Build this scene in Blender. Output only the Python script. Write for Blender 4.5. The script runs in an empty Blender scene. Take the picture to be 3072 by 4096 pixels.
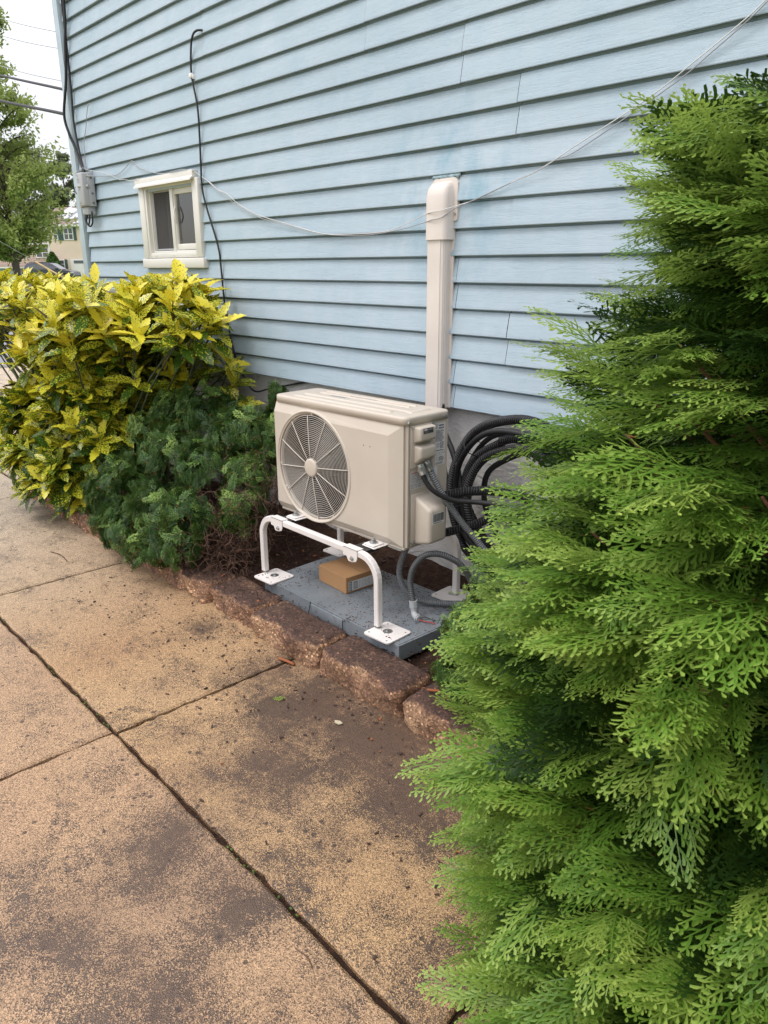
import bpy, bmesh, math, random
import numpy as np
from mathutils import Vector, Matrix, Euler
random.seed(7); rng = np.random.default_rng(7)
R = math.radians; PI = math.pi
S = bpy.context.scene
COL = S.collection

# ------------------------------------------------------------------ camera, sky, sun, exposure
ROW = 0.1016                      # one siding course
CAMP = Vector((0.0, -2.3817, 1.4441)); YAW, PIT, ROL = 0.82412, 0.31645, -0.00365
_f = Vector((-math.sin(YAW)*math.cos(PIT), math.cos(YAW)*math.cos(PIT), -math.sin(PIT)))
_r0 = Vector((math.cos(YAW), math.sin(YAW), 0)); _u0 = _r0.cross(_f)
_r = _r0*math.cos(ROL)+_u0*math.sin(ROL); _u = -_r0*math.sin(ROL)+_u0*math.cos(ROL)
cam = bpy.data.cameras.new('camera'); camo = bpy.data.objects.new('camera', cam); COL.objects.link(camo)
m = Matrix((_r, _u, -_f)).transposed().to_4x4(); m.translation = CAMP; camo.matrix_world = m
cam.sensor_width = 36; cam.lens = 26.35; cam.clip_start = 0.02; cam.clip_end = 1500
cam.dof.use_dof = True; cam.dof.focus_distance = 2.6; cam.dof.aperture_fstop = 20
S.camera = camo
S.render.resolution_x = 768; S.render.resolution_y = 1024

W = bpy.data.worlds.new('World'); S.world = W; W.use_nodes = True
nt = W.node_tree; nt.nodes.clear()
def nn(t, ty, **kw):
    n = t.nodes.new(ty)
    for k, v in kw.items(): setattr(n, k, v)
    return n
SUN_EL, SUN_AZ = R(62), R(205)    # azimuth from +Y, clockwise
wo = nn(nt, 'ShaderNodeOutputWorld'); b1 = nn(nt, 'ShaderNodeBackground'); b2 = nn(nt, 'ShaderNodeBackground'); ad = nn(nt, 'ShaderNodeAddShader')
sky = nn(nt, 'ShaderNodeTexSky', sky_type='NISHITA'); sky.sun_disc = False; sky.sun_elevation = SUN_EL; sky.sun_rotation = SUN_AZ
b1.inputs[1].default_value = 0.05
nt.links.new(sky.outputs[0], b1.inputs[0])
# overcast cloud deck: brighter towards the zenith, as real cloud cover is
tc = nn(nt, 'ShaderNodeTexCoord'); sx = nn(nt, 'ShaderNodeSeparateXYZ'); mr = nn(nt, 'ShaderNodeMapRange')
nt.links.new(tc.outputs['Generated'], sx.inputs[0]); nt.links.new(sx.outputs[2], mr.inputs[0])
mr.inputs[1].default_value = 0.0; mr.inputs[2].default_value = 1.0; mr.inputs[3].default_value = 0.50; mr.inputs[4].default_value = 2.45
nz = nn(nt, 'ShaderNodeTexNoise'); nz.inputs['Scale'].default_value = 2.2; nz.inputs['Detail'].default_value = 4
nt.links.new(tc.outputs['Generated'], nz.inputs[0])
mm = nn(nt, 'ShaderNodeMapRange'); mm.inputs[3].default_value = 0.92; mm.inputs[4].default_value = 1.08
nt.links.new(nz.outputs[0], mm.inputs[0])
mu = nn(nt, 'ShaderNodeMath', operation='MULTIPLY'); nt.links.new(mr.outputs[0], mu.inputs[0]); nt.links.new(mm.outputs[0], mu.inputs[1])
b2.inputs[0].default_value = (1.0, 0.955, 0.965, 1); nt.links.new(mu.outputs[0], b2.inputs[1])
nt.links.new(b1.outputs[0], ad.inputs[0]); nt.links.new(b2.outputs[0], ad.inputs[1]); nt.links.new(ad.outputs[0], wo.inputs[0])

sl = bpy.data.lights.new('sun', 'SUN'); sl.energy = 1.3; sl.angle = R(18); sl.color = (1.0, 0.96, 0.90)
so = bpy.data.objects.new('sun', sl); COL.objects.link(so)
sd = Vector((math.sin(SUN_AZ)*math.cos(SUN_EL), math.cos(SUN_AZ)*math.cos(SUN_EL), math.sin(SUN_EL)))
so.rotation_euler = sd.to_track_quat('Z', 'Y').to_euler(); so.location = (0, -5, 10)
S.view_settings.view_transform = 'Standard'; S.view_settings.look = 'None'; S.view_settings.gamma = 1
S.view_settings.exposure = 0.12
S.render.engine = 'CYCLES'
S.cycles.max_bounces = 8; S.cycles.diffuse_bounces = 4; S.cycles.transmission_bounces = 4; S.cycles.transparent_max_bounces = 8

# ------------------------------------------------------------------ materials
def mat(name, col, rough=0.6, metal=0.0, spec=0.5):
    m = bpy.data.materials.new(name); m.use_nodes = True
    p = m.node_tree.nodes['Principled BSDF']
    p.inputs['Base Color'].default_value = (*col, 1); p.inputs['Roughness'].default_value = rough
    p.inputs['Metallic'].default_value = metal; p.inputs['Specular IOR Level'].default_value = spec
    return m, m.node_tree, p
def coord(t, kind='Object', scale=(1, 1, 1)):
    c = nn(t, 'ShaderNodeTexCoord'); mp = nn(t, 'ShaderNodeMapping'); mp.inputs['Scale'].default_value = scale
    t.links.new(c.outputs[kind], mp.inputs[0]); return mp.outputs[0]
def noise(t, vec, sc, det=4, rough=0.5, dist=0):
    n = nn(t, 'ShaderNodeTexNoise'); n.inputs['Scale'].default_value = sc; n.inputs['Detail'].default_value = det
    n.inputs['Roughness'].default_value = rough; n.inputs['Distortion'].default_value = dist
    if vec is not None: t.links.new(vec, n.inputs['Vector'])
    return n.outputs[0]
def ramp(t, fac, stops, interp='LINEAR'):
    r = nn(t, 'ShaderNodeValToRGB'); cr = r.color_ramp; cr.interpolation = interp
    while len(cr.elements) < len(stops): cr.elements.new(0.5)
    for e, (p, c) in zip(cr.elements, stops):
        e.position = p; e.color = (*c, 1) if len(c) == 3 else c
    t.links.new(fac, r.inputs[0]); return r.outputs[0]
def g(v): return (v, v, v)
def mix(t, fac, a, b, bt='MIX'):
    n = nn(t, 'ShaderNodeMix', data_type='RGBA', blend_type=bt)
    if isinstance(fac, float): n.inputs[0].default_value = fac
    else: t.links.new(fac, n.inputs[0])
    for i, v in ((6, a), (7, b)):
        if isinstance(v, tuple): n.inputs[i].default_value = (*v, 1)
        else: t.links.new(v, n.inputs[i])
    return n.outputs[2]
def math_(t, op, a, b=None, clamp=False):
    n = nn(t, 'ShaderNodeMath', operation=op); n.use_clamp = clamp
    for i, v in ((0, a), (1, b)):
        if v is None: continue
        if isinstance(v, (int, float)): n.inputs[i].default_value = v
        else: t.links.new(v, n.inputs[i])
    return n.outputs[0]
def bump(t, p, h, st=0.3, dist=0.01, prev=None):
    b = nn(t, 'ShaderNodeBump'); b.inputs['Strength'].default_value = st; b.inputs['Distance'].default_value = dist
    t.links.new(h, b.inputs['Height'])
    if prev is not None: t.links.new(prev, b.inputs['Normal'])
    t.links.new(b.outputs[0], p.inputs['Normal']); return b.outputs[0]
def simple(name, col, rough=0.6, metal=0.0, var=0.12, vs=6.0, bs=0.0, bsc=60.0, spec=0.5):
    """a material with slight patchy variation and optional bump"""
    m, t, p = mat(name, col, rough, metal, spec)
    v = coord(t)
    dk = tuple(c*(1-var) for c in col); lt = tuple(min(1, c*(1+var)) for c in col)
    t.links.new(ramp(t, noise(t, v, vs, 5), [(0.3, dk), (0.7, lt)]), p.inputs['Base Color'])
    if bs: bump(t, p, noise(t, v, bsc, 4), bs, 0.004)
    return m

def M_siding():
    m, t, p = mat('blue_vinyl', (.45, .56, .66), 0.42, spec=0.35)
    v = coord(t)
    base = ramp(t, noise(t, coord(t, scale=(.7, 1, 1.3)), 1.6, 5), [(0.3, (.355, .450, .518)), (0.7, (.425, .517, .585))])
    # faint teal mottling, strongest where the paint was touched up around the pipe cover
    st = ramp(t, noise(t, coord(t, scale=(2.2, 1, 1.2)), 3.0, 6, 0.65), [(0.44, g(0)), (0.66, g(1))])
    c = nn(t, 'ShaderNodeTexCoord'); s = nn(t, 'ShaderNodeVectorMath', operation='DISTANCE'); mp = nn(t, 'ShaderNodeMapping')
    mp.inputs['Scale'].default_value = (1, 1, 1.0); t.links.new(c.outputs['Object'], mp.inputs[0]); t.links.new(mp.outputs[0], s.inputs[0]); s.inputs[1].default_value = (3.55, 0, 1.72)
    near = ramp(t, s.outputs['Value'], [(0.05, g(.75)), (0.42, g(0.13))])
    base = mix(t, math_(t, 'MULTIPLY', st, near), base, (.13, .32, .42))
    # grey-green grime lines
    gr = ramp(t, noise(t, coord(t, scale=(.8, 1, 9)), 2.0, 6, 0.7), [(0.55, g(0)), (0.8, g(.35))])
    base = mix(t, gr, base, (.27, .35, .40))
    w = noise(t, coord(t, scale=(4, 4, 85)), 1.9, 5, 0.62, 0.9)
    f = ramp(t, w, [(0.40, g(0)), (0.46, g(1)), (0.54, g(1)), (0.58, g(.35)), (.63, g(1))])
    base = mix(t, ramp(t, f, [(0, g(.08)), (1, g(0))]), base, (.22, .29, .35))
    t.links.new(base, p.inputs['Base Color'])
    n1 = bump(t, p, f, 0.42, 0.0013)
    bump(t, p, noise(t, v, 4, 2), 0.12, 0.01, n1)
    return m
def M_concrete():
    m, t, p = mat('exposed_concrete', (.3, .22, .13), 0.55)
    v = coord(t)
    big = noise(t, v, 0.9, 4, 0.55)
    tan = ramp(t, big, [(0.35, (.325, .196, .100)), (0.5, (.370, .236, .120)), (0.68, (.345, .225, .132))])
    # paler greyer slabs further from the bed and toward the street
    sx = nn(t, 'ShaderNodeSeparateXYZ'); t.links.new(v, sx.inputs[0])
    far = ramp(t, math_(t, 'MULTIPLY', sx.outputs[0], -0.1), [(0.27, g(0)), (0.48, g(1))])
    tan = mix(t, far, tan, (.40, .325, .235))
    yy = ramp(t, math_(t, 'MULTIPLY', sx.outputs[1], -0.2), [(0.318, g(0)), (0.326, g(1))])
    tan = mix(t, math_(t, 'MULTIPLY', yy, 0.45), tan, (.325, .210, .138))
    # aggregate grain
    vo = nn(t, 'ShaderNodeTexVoronoi'); vo.inputs['Scale'].default_value = 400; t.links.new(v, vo.inputs['Vector'])
    gr = nn(t, 'ShaderNodeSeparateColor'); t.links.new(vo.outputs['Color'], gr.inputs[0])
    grain = ramp(t, gr.outputs[0], [(0.0, g(.30)), (0.18, g(.58)), (0.42, g(.92)), (0.75, g(1.18)), (1.0, g(1.65))])
    col = mix(t, 1.0, tan, grain, 'MULTIPLY')
    # soil stains: patches broken up by the grain
    blobs = None
    for (x, y, r, s) in ((-1.787, -1.02, .42, 1.0), (-1.50, -1.0, .42, 1.0), (-1.25, -1.05, .38, 1.0), (-2.10, -.98, .30, .75), (-1.646, -1.305, .36, .75), (-1.30, -1.38, .22, .5), (-1.75, -1.5, .16, .5),
                         (-1.55, -1.70, .26, .75), (-1.43, -1.80, .2, .6), (-1.27, -1.95, .22, .6), (-1.30, -1.66, .28, .7), (-1.485, -2.05, .30, .6), (-1.15, -1.95, .3, .65), (-1.75, -2.1, .25, .4), (-2.32, -1.30, .16, .3), (-2.6, -1.0, .2, .35), (-1.0, -1.8, .3, .3), (-2.0, -1.45, .14, .3), (-.6, -1.2, .6, .8)):
        d = nn(t, 'ShaderNodeVectorMath', operation='DISTANCE'); t.links.new(v, d.inputs[0]); d.inputs[1].default_value = (x, y, 0)
        k = math_(t, 'MULTIPLY', math_(t, 'SUBTRACT', 1.0, math_(t, 'DIVIDE', d.outputs['Value'], r), True), s)
        blobs = k if blobs is None else math_(t, 'MAXIMUM', blobs, k)
    n1 = noise(t, v, 5.5, 8, 0.72, 0.3)
    n2 = noise(t, v, 34, 4, 0.7)
    f = math_(t, 'ADD', math_(t, 'MULTIPLY', blobs, 0.36), math_(t, 'MULTIPLY', n1, 1.05))
    f = math_(t, 'ADD', f, math_(t, 'MULTIPLY', math_(t, 'SUBTRACT', n2, 0.5), 0.42))
    f = math_(t, 'ADD', f, math_(t, 'MULTIPLY', math_(t, 'SUBTRACT', gr.outputs[1], 0.5), 0.30))
    stain = ramp(t, f, [(0.64, g(0)), (0.675, g(.75)), (0.75, g(.97))])
    mud = mix(t, 1.0, (.042, .028, .021), ramp(t, gr.outputs[2], [(0, g(.35)), (.5, g(.9)), (.88, g(1.2)), (1, g(4.5))]), 'MULTIPLY'); mud = mix(t, ramp(t, noise(t, v, 11, 6, .7), [(.42, g(0)), (.62, g(.8))]), mud, (.085, .056, .038)); col = mix(t, stain, col, mud)
    # soft damp tone
    damp = ramp(t, math_(t, 'ADD', math_(t, 'MULTIPLY', blobs, .5), math_(t, 'MULTIPLY', noise(t, v, 1.7, 5, .6), .6)), [(0.36, g(0)), (0.75, g(.62))])
    col = mix(t, damp, col, (.105, .060, .038))
    # dark crumbs
    v2 = nn(t, 'ShaderNodeTexVoronoi'); v2.inputs['Scale'].default_value = 42; v2.inputs['Randomness'].default_value = 1; t.links.new(v, v2.inputs['Vector'])
    sc = nn(t, 'ShaderNodeSeparateColor'); t.links.new(v2.outputs['Color'], sc.inputs[0])
    thr = ramp(t, sc.outputs[0], [(0.80, g(0)), (0.98, g(.30))])
    crumb = math_(t, 'LESS_THAN', v2.outputs['Distance'], thr)
    col = mix(t, math_(t, 'MULTIPLY', crumb, 0.8), col, (.035, .022, .018))
    t.links.new(col, p.inputs['Base Color'])
    t.links.new(ramp(t, stain, [(0, g(.62)), (1, g(.42))]), p.inputs['Roughness'])
    hn = math_(t, 'ADD', vo.outputs['Distance'], math_(t, 'MULTIPLY', n2, 1.2))
    bump(t, p, hn, 0.5, 0.003)
    return m
def M_block():
    m, t, p = mat('split_block', (.25, .13, .09), 0.85)
    v = coord(t)
    c = ramp(t, noise(t, v, 7, 6, .65), [(0.3, (.10, .050, .032)), (0.5, (.27, .150, .086)), (0.7, (.43, .27, .155))])
    gn = nn(t, 'ShaderNodeNewGeometry'); s = nn(t, 'ShaderNodeSeparateXYZ'); t.links.new(gn.outputs['Normal'], s.inputs[0])
    top = ramp(t, s.outputs[2], [(0.45, g(0)), (0.85, g(1))])
    dirt = math_(t, 'MULTIPLY', top, ramp(t, noise(t, v, 9, 6, .7), [(0.28, g(0.3)), (0.46, g(.96))]))
    c = mix(t, dirt, c, (.060, .030, .021))
    vo = nn(t, 'ShaderNodeTexVoronoi'); vo.inputs['Scale'].default_value = 150; t.links.new(v, vo.inputs['Vector'])
    sc = nn(t, 'ShaderNodeSeparateColor'); t.links.new(vo.outputs['Color'], sc.inputs[0])
    c = mix(t, 1.0, c, ramp(t, sc.outputs[0], [(0, g(.40)), (.6, g(1)), (.93, g(1.4)), (1, g(3.0))]), 'MULTIPLY')
    t.links.new(c, p.inputs['Base Color'])
    b = bump(t, p, noise(t, v, 38, 6, .7), 0.8, 0.012)
    bump(t, p, vo.outputs['Distance'], 0.4, 0.004, b)
    return m
def M_soil():
    m, t, p = mat('mulch_soil', (.05, .03, .02), 0.95, spec=.2)
    v = coord(t)
    c = ramp(t, noise(t, v, 45, 6, .75), [(0.3, (.018, .010, .007)), (0.5, (.05, .027, .018)), (0.72, (.12, .062, .038))])
    t.links.new(c, p.inputs['Base Color']); bump(t, p, noise(t, v, 60, 6, .75), 1.0, 0.02); return m
def M_stucco():
    m, t, p = mat('painted_stucco', (.5, .49, .48), 0.8)
    v = coord(t)
    c = ramp(t, noise(t, v, 3, 6, .6), [(0.3, (.58, .565, .555)), (0.7, (.70, .685, .67))])
    t.links.new(c, p.inputs['Base Color'])
    b = bump(t, p, noise(t, coord(t, scale=(1, 1, 1.8)), 14, 5, .6, 1.6), 0.75, 0.012)
    vo = nn(t, 'ShaderNodeTexVoronoi'); vo.feature = 'DISTANCE_TO_EDGE'; vo.inputs['Scale'].default_value = 7
    t.links.new(coord(t, scale=(1, 1, 1.5)), vo.inputs['Vector'])
    bump(t, p, ramp(t, vo.outputs['Distance'], [(0, g(0)), (.05, g(1))]), .15, .004, b)
    return m
def M_ac():
    m, t, p = mat('ac_beige', (.56, .50, .41), 0.42, spec=.4)
    v = coord(t)
    c = ramp(t, noise(t, v, 5, 5, .6), [(0.3, (.485, .430, .360)), (0.7, (.530, .475, .402))])
    t.links.new(c, p.inputs['Base Color'])
    bump(t, p, noise(t, v, 420, 2, .5), 0.10, 0.001)
    return m
def M_pad():
    m, t, p = mat('pad_plastic', (.2, .23, .26), 0.5)
    v = coord(t)
    c = ramp(t, noise(t, v, 6, 6, .6), [(0.3, (.125, .145, .162)), (0.7, (.185, .208, .226))])
    d = ramp(t, noise(t, coord(t, scale=(1, 1.6, 1)), 42, 6, .72, .5), [(0.56, g(0)), (0.66, g(.8))])
    c = mix(t, d, c, (.055, .04, .03)); t.links.new(c, p.inputs['Base Color'])
    bump(t, p, noise(t, v, 50, 4), .3, .003); return m
def foliage(name, dark, mid, tip, trans=0.35, rough=0.5, twig=(.36, .16, .06), spec=.3):
    """Col.r = growth age (0 stem .. 1 young tip), Col.g = random per spray, Col.b = 1 on woody stem"""
    m, t, p = mat(name, mid, rough, spec=spec)
    a = nn(t, 'ShaderNodeAttribute'); a.attribute_name = 'Col'
    s = nn(t, 'ShaderNodeSeparateColor'); t.links.new(a.outputs['Color'], s.inputs[0])
    f = math_(t, 'ADD', math_(t, 'MULTIPLY', s.outputs[0], 0.55), math_(t, 'MULTIPLY', s.outputs[1], 0.5))
    c = ramp(t, f, [(0.14, dark), (0.55, mid), (1.0, tip)])
    c = mix(t, s.outputs[2], c, twig)
    t.links.new(c, p.inputs['Base Color'])
    tr = nn(t, 'ShaderNodeBsdfTranslucent'); t.links.new(mix(t, 0.5, c, tip), tr.inputs[0])
    mx = nn(t, 'ShaderNodeMixShader'); mx.inputs[0].default_value = trans
    t.links.new(p.outputs[0], mx.inputs[1]); t.links.new(tr.outputs[0], mx.inputs[2])
    t.links.new(mx.outputs[0], t.nodes['Material Output'].inputs[0]); return m
def M_aucuba():
    m, t, p = mat('aucuba_leaf', (.1, .2, .02), 0.32, spec=.45)
    uv = nn(t, 'ShaderNodeUVMap'); uv.uv_map = 'UVMap'
    a = nn(t, 'ShaderNodeAttribute'); a.attribute_name = 'Col'
    s = nn(t, 'ShaderNodeSeparateColor'); t.links.new(a.outputs['Color'], s.inputs[0])
    mpu = nn(t, 'ShaderNodeMapping'); mpu.inputs['Scale'].default_value = (1, .55, 1); t.links.new(uv.outputs[0], mpu.inputs[0]); n1 = noise(t, mpu.outputs[0], 14, 2, .6)
    n2 = noise(t, uv.outputs[0], 3.2, 2, .5)
    f = math_(t, 'ADD', math_(t, 'MULTIPLY', n1, 1.35), math_(t, 'MULTIPLY', n2, .25))
    f = math_(t, 'ADD', f, math_(t, 'MULTIPLY', s.outputs[0], .42))
    k = ramp(t, f, [(0.985, g(0)), (1.035, g(1))])
    grn = ramp(t, s.outputs[1], [(0, (.022, .068, .010)), (1, (.075, .165, .014))])
    yel = ramp(t, s.outputs[1], [(0, (.50, .50, .03)), (1, (.80, .68, .055))])
    c = mix(t, k, grn, yel)
    c = mix(t, s.outputs[2], c, (.018, .010, .008))
    t.links.new(c, p.inputs['Base Color'])
    tr = nn(t, 'ShaderNodeBsdfTranslucent'); t.links.new(c, tr.inputs[0])
    mx = nn(t, 'ShaderNodeMixShader'); mx.inputs[0].default_value = .25
    t.links.new(p.outputs[0], mx.inputs[1]); t.links.new(tr.outputs[0], mx.inputs[2])
    t.links.new(mx.outputs[0], t.nodes['Material Output'].inputs[0]); return m
def M_glass(refl=0.12, tint=(.9, .92, .92)):
    m, t, p = mat('window_glass', tint, 0.02)
    tr = nn(t, 'ShaderNodeBsdfTransparent'); tr.inputs[0].default_value = (*tint, 1)
    gl = nn(t, 'ShaderNodeBsdfGlossy'); gl.inputs['Roughness'].default_value = 0.01
    fr = nn(t, 'ShaderNodeFresnel'); fr.inputs[0].default_value = 1.5
    mx = nn(t, 'ShaderNodeMixShader'); t.links.new(math_(t, 'ADD', fr.outputs[0], refl, True), mx.inputs[0])
    t.links.new(tr.outputs[0], mx.inputs[1]); t.links.new(gl.outputs[0], mx.inputs[2])
    t.links.new(mx.outputs[0], t.nodes['Material Output'].inputs[0]); return m
def M_corr(name, col, axis_scale=260, rough=.45, st=.6, dist=.003):
    """ribbed sleeve: rings follow the tube's length through its UV"""
    m, t, p = mat(name, col, rough)
    uv = nn(t, 'ShaderNodeUVMap'); uv.uv_map = 'UVMap'
    s = nn(t, 'ShaderNodeSeparateXYZ'); t.links.new(uv.outputs[0], s.inputs[0])
    w = math_(t, 'SINE', math_(t, 'MULTIPLY', s.outputs[0], axis_scale*6.283))
    bump(t, p, w, st, dist)
    c = ramp(t, w, [(0.0, tuple(x*.75 for x in col)), (1.0, tuple(min(1, x*1.15) for x in col))])
    t.links.new(c, p.inputs['Base Color']); return m
def M_braid():
    m, t, p = mat('black_braid', (.012, .012, .013), 0.38)
    uv = nn(t, 'ShaderNodeUVMap'); uv.uv_map = 'UVMap'
    s = nn(t, 'ShaderNodeSeparateXYZ'); t.links.new(uv.outputs[0], s.inputs[0])
    w = math_(t, 'SINE', math_(t, 'ADD', math_(t, 'MULTIPLY', s.outputs[0], 620), math_(t, 'MULTIPLY', s.outputs[1], 12.566)))
    bump(t, p, w, .9, .004)
    t.links.new(ramp(t, w, [(0.72, (.010, .010, .011)), (1, (.10, .10, .105))]), p.inputs['Base Color']); return m

MT = dict(
    siding=M_siding(), conc=M_concrete(), block=M_block(), soil=M_soil(), stucco=M_stucco(), ac=M_ac(), pad=M_pad(),
    trimblue=simple('trim_blue', (.40, .49, .55), .45, var=.12, vs=9, bs=.2, bsc=30),
    cream=simple('cream_vinyl', (.68, .66, .61), .4, var=.04, vs=4),
    cover=simple('cover_ivory', (.66, .60, .55), .42, var=.07, vs=5, bs=.1, bsc=20),
    dark=simple('dark_gap', (.010, .010, .011), .8, var=.2),
    room=simple('room_dark', (.10, .095, .095), .9, var=.2, vs=3),
    roomlt=simple('room_pale', (.30, .28, .26), .8, var=.1, vs=3),
    screen=simple('screen', (.16, .14, .135), .9, var=.05, vs=3),
    grille=simple('grille_wire', (.60, .555, .49), .4, var=.03),
    fan=simple('fan_blade', (.018, .020, .024), .4, var=.2),
    coilfin=simple('condenser_fins', (.006, .008, .012), .6, var=.3, vs=60),
    stand=simple('white_powder_coat', (.68, .645, .62), .38, var=.05, vs=7, bs=.08, bsc=50),
    rubber=simple('rubber', (.018, .018, .018), .6, var=.2, bs=.5, bsc=160),
    steel=simple('zinc', (.52, .53, .53), .32, metal=.9, var=.12, vs=50),
    card=simple('cardboard', (.34, .19, .085), .8, var=.1, vs=5, bs=.15, bsc=90),
    carddark=simple('cardboard_edge', (.20, .105, .045), .85, var=.1),
    paper=simple('label_paper', (.62, .62, .62), .5, var=.04),
    ink=simple('ink', (.035, .035, .04), .6, var=.1),
    inkgrey=simple('ink_grey', (.22, .22, .23), .6, var=.1),
    red=simple('red_mark', (.45, .04, .03), .6, var=.1),
    teal=simple('teal_print', (.02, .10, .15), .6, var=.1),
    utilgrey=simple('utility_grey', (.36, .37, .38), .5, var=.05, vs=8),
    utildk=simple('utility_grey_edge', (.12, .12, .125), .5),
    blk=simple('black_jacket', (.012, .012, .013), .6, var=.2, vs=30, bs=.1, bsc=60),
    wire=simple('phone_wire', (.33, .33, .34), .5, var=.1, vs=30),
    wirew=simple('phone_wire_pale', (.62, .62, .60), .5, var=.1, vs=30),
    braid=M_braid(), flex=M_corr('grey_flex', (.18, .19, .20), 120), flexdk=M_corr('dark_flex', (.085, .09, .095), 130),
    corrw=M_corr('white_drain', (.60, .60, .58), 150, dist=.003),
    pvc=simple('grey_pvc', (.36, .38, .39), .35, var=.05),
    hose=simple('pale_hose', (.42, .41, .40), .45, var=.08),
    bark=simple('bark', (.07, .055, .045), .9, var=.35, vs=30, bs=.8, bsc=40),
    barkred=simple('red_bark', (.20, .09, .05), .85, var=.3, vs=30, bs=.6, bsc=80),
    stemg=simple('green_stem', (.045, .06, .025), .6, var=.3, vs=20),
    deadtwig=simple('dead_twig', (.085, .045, .028), .9, var=.4, vs=30),
    thuja=foliage('arborvitae_green', (.018, .058, .008), (.112, .232, .028), (.42, .54, .125), .35, .40),
    thujad=foliage('arborvitae_shaded', (.014, .042, .006), (.04, .090, .012), (.09, .17, .025), .3),  # darker copy of the green, with the crown's inner shade painted in
    cyp=foliage('cypress_green', (.006, .026, .005), (.046, .108, .020), (.26, .38, .08), .1),
    tree=foliage('street_tree_leaf', (.13, .18, .05), (.25, .32, .09), (.42, .46, .15), .45),
    treed=foliage('far_tree_leaf', (.09, .12, .065), (.15, .185, .10), (.22, .25, .14), .35),
    lawn=simple('lawn_grass', (.085, .19, .035), .9, var=.3, vs=3, bs=.8, bsc=40),
    asphalt=simple('asphalt', (.17, .175, .19), .85, var=.08, vs=2, bs=.4, bsc=160),
    kerb=simple('kerb', (.42, .40, .37), .8, var=.1, vs=4),
    aucuba=M_aucuba(),
    hside=simple('beige_vinyl', (.74, .60, .48), .6, var=.05, vs=.5),
    hpink=simple('tan_vinyl', (.50, .38, .31), .6, var=.05, vs=.5),
    roof=simple('brown_shingle', (.20, .15, .13), .9, var=.2, vs=3, bs=.5, bsc=12),
    solar=simple('solar_panel', (.42, .42, .50), .15, var=.1, vs=1),
    white=simple('white_trim', (.72, .70, .68), .5, var=.04),
    shutter=simple('green_shutter', (.045, .085, .075), .6, var=.1),
    glassdk=simple('far_glass', (.10, .11, .12), .12, var=.3, vs=1),
    carp=simple('car_paint', (.085, .09, .115), .22, metal=.5, var=.04), carglass=simple('car_glass', (.09, .10, .105), .08, var=.1),
    tyre=simple('tyre', (.015, .015, .015), .8), rim=simple('rim', (.35, .35, .36), .3, metal=.8), tail=simple('tail_lamp', (.35, .02, .02), .3), lampw=simple('head_lamp', (.6, .6, .6), .2), plast=simple('car_cladding', (.03, .03, .032), .7),
    guard=simple('guard_tan', (.40, .27, .12), .6, var=.1),
    chip=simple('mulch_chip', (.045, .024, .018), .8, var=.5, vs=14), orangeleaf=simple('dead_frond', (.28, .09, .03), .8, var=.3, vs=10), paleleaf=simple('pale_leaf', (.45, .40, .28), .7), moss=simple('moss', (.07, .11, .02), .95, var=.4, vs=30, bs=.8, bsc=90),
)
MT['glass'] = M_glass()
def M_mesh():
    m, t, p = mat('insect_mesh', (.07, .065, .065), .8); tr = nn(t, 'ShaderNodeBsdfTransparent'); mx = nn(t, 'ShaderNodeMixShader'); mx.inputs[0].default_value = .60
    t.links.new(tr.outputs[0], mx.inputs[1]); t.links.new(p.outputs[0], mx.inputs[2]); t.links.new(mx.outputs[0], t.nodes['Material Output'].inputs[0]); return m
MT['mesh'] = M_mesh()
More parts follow.
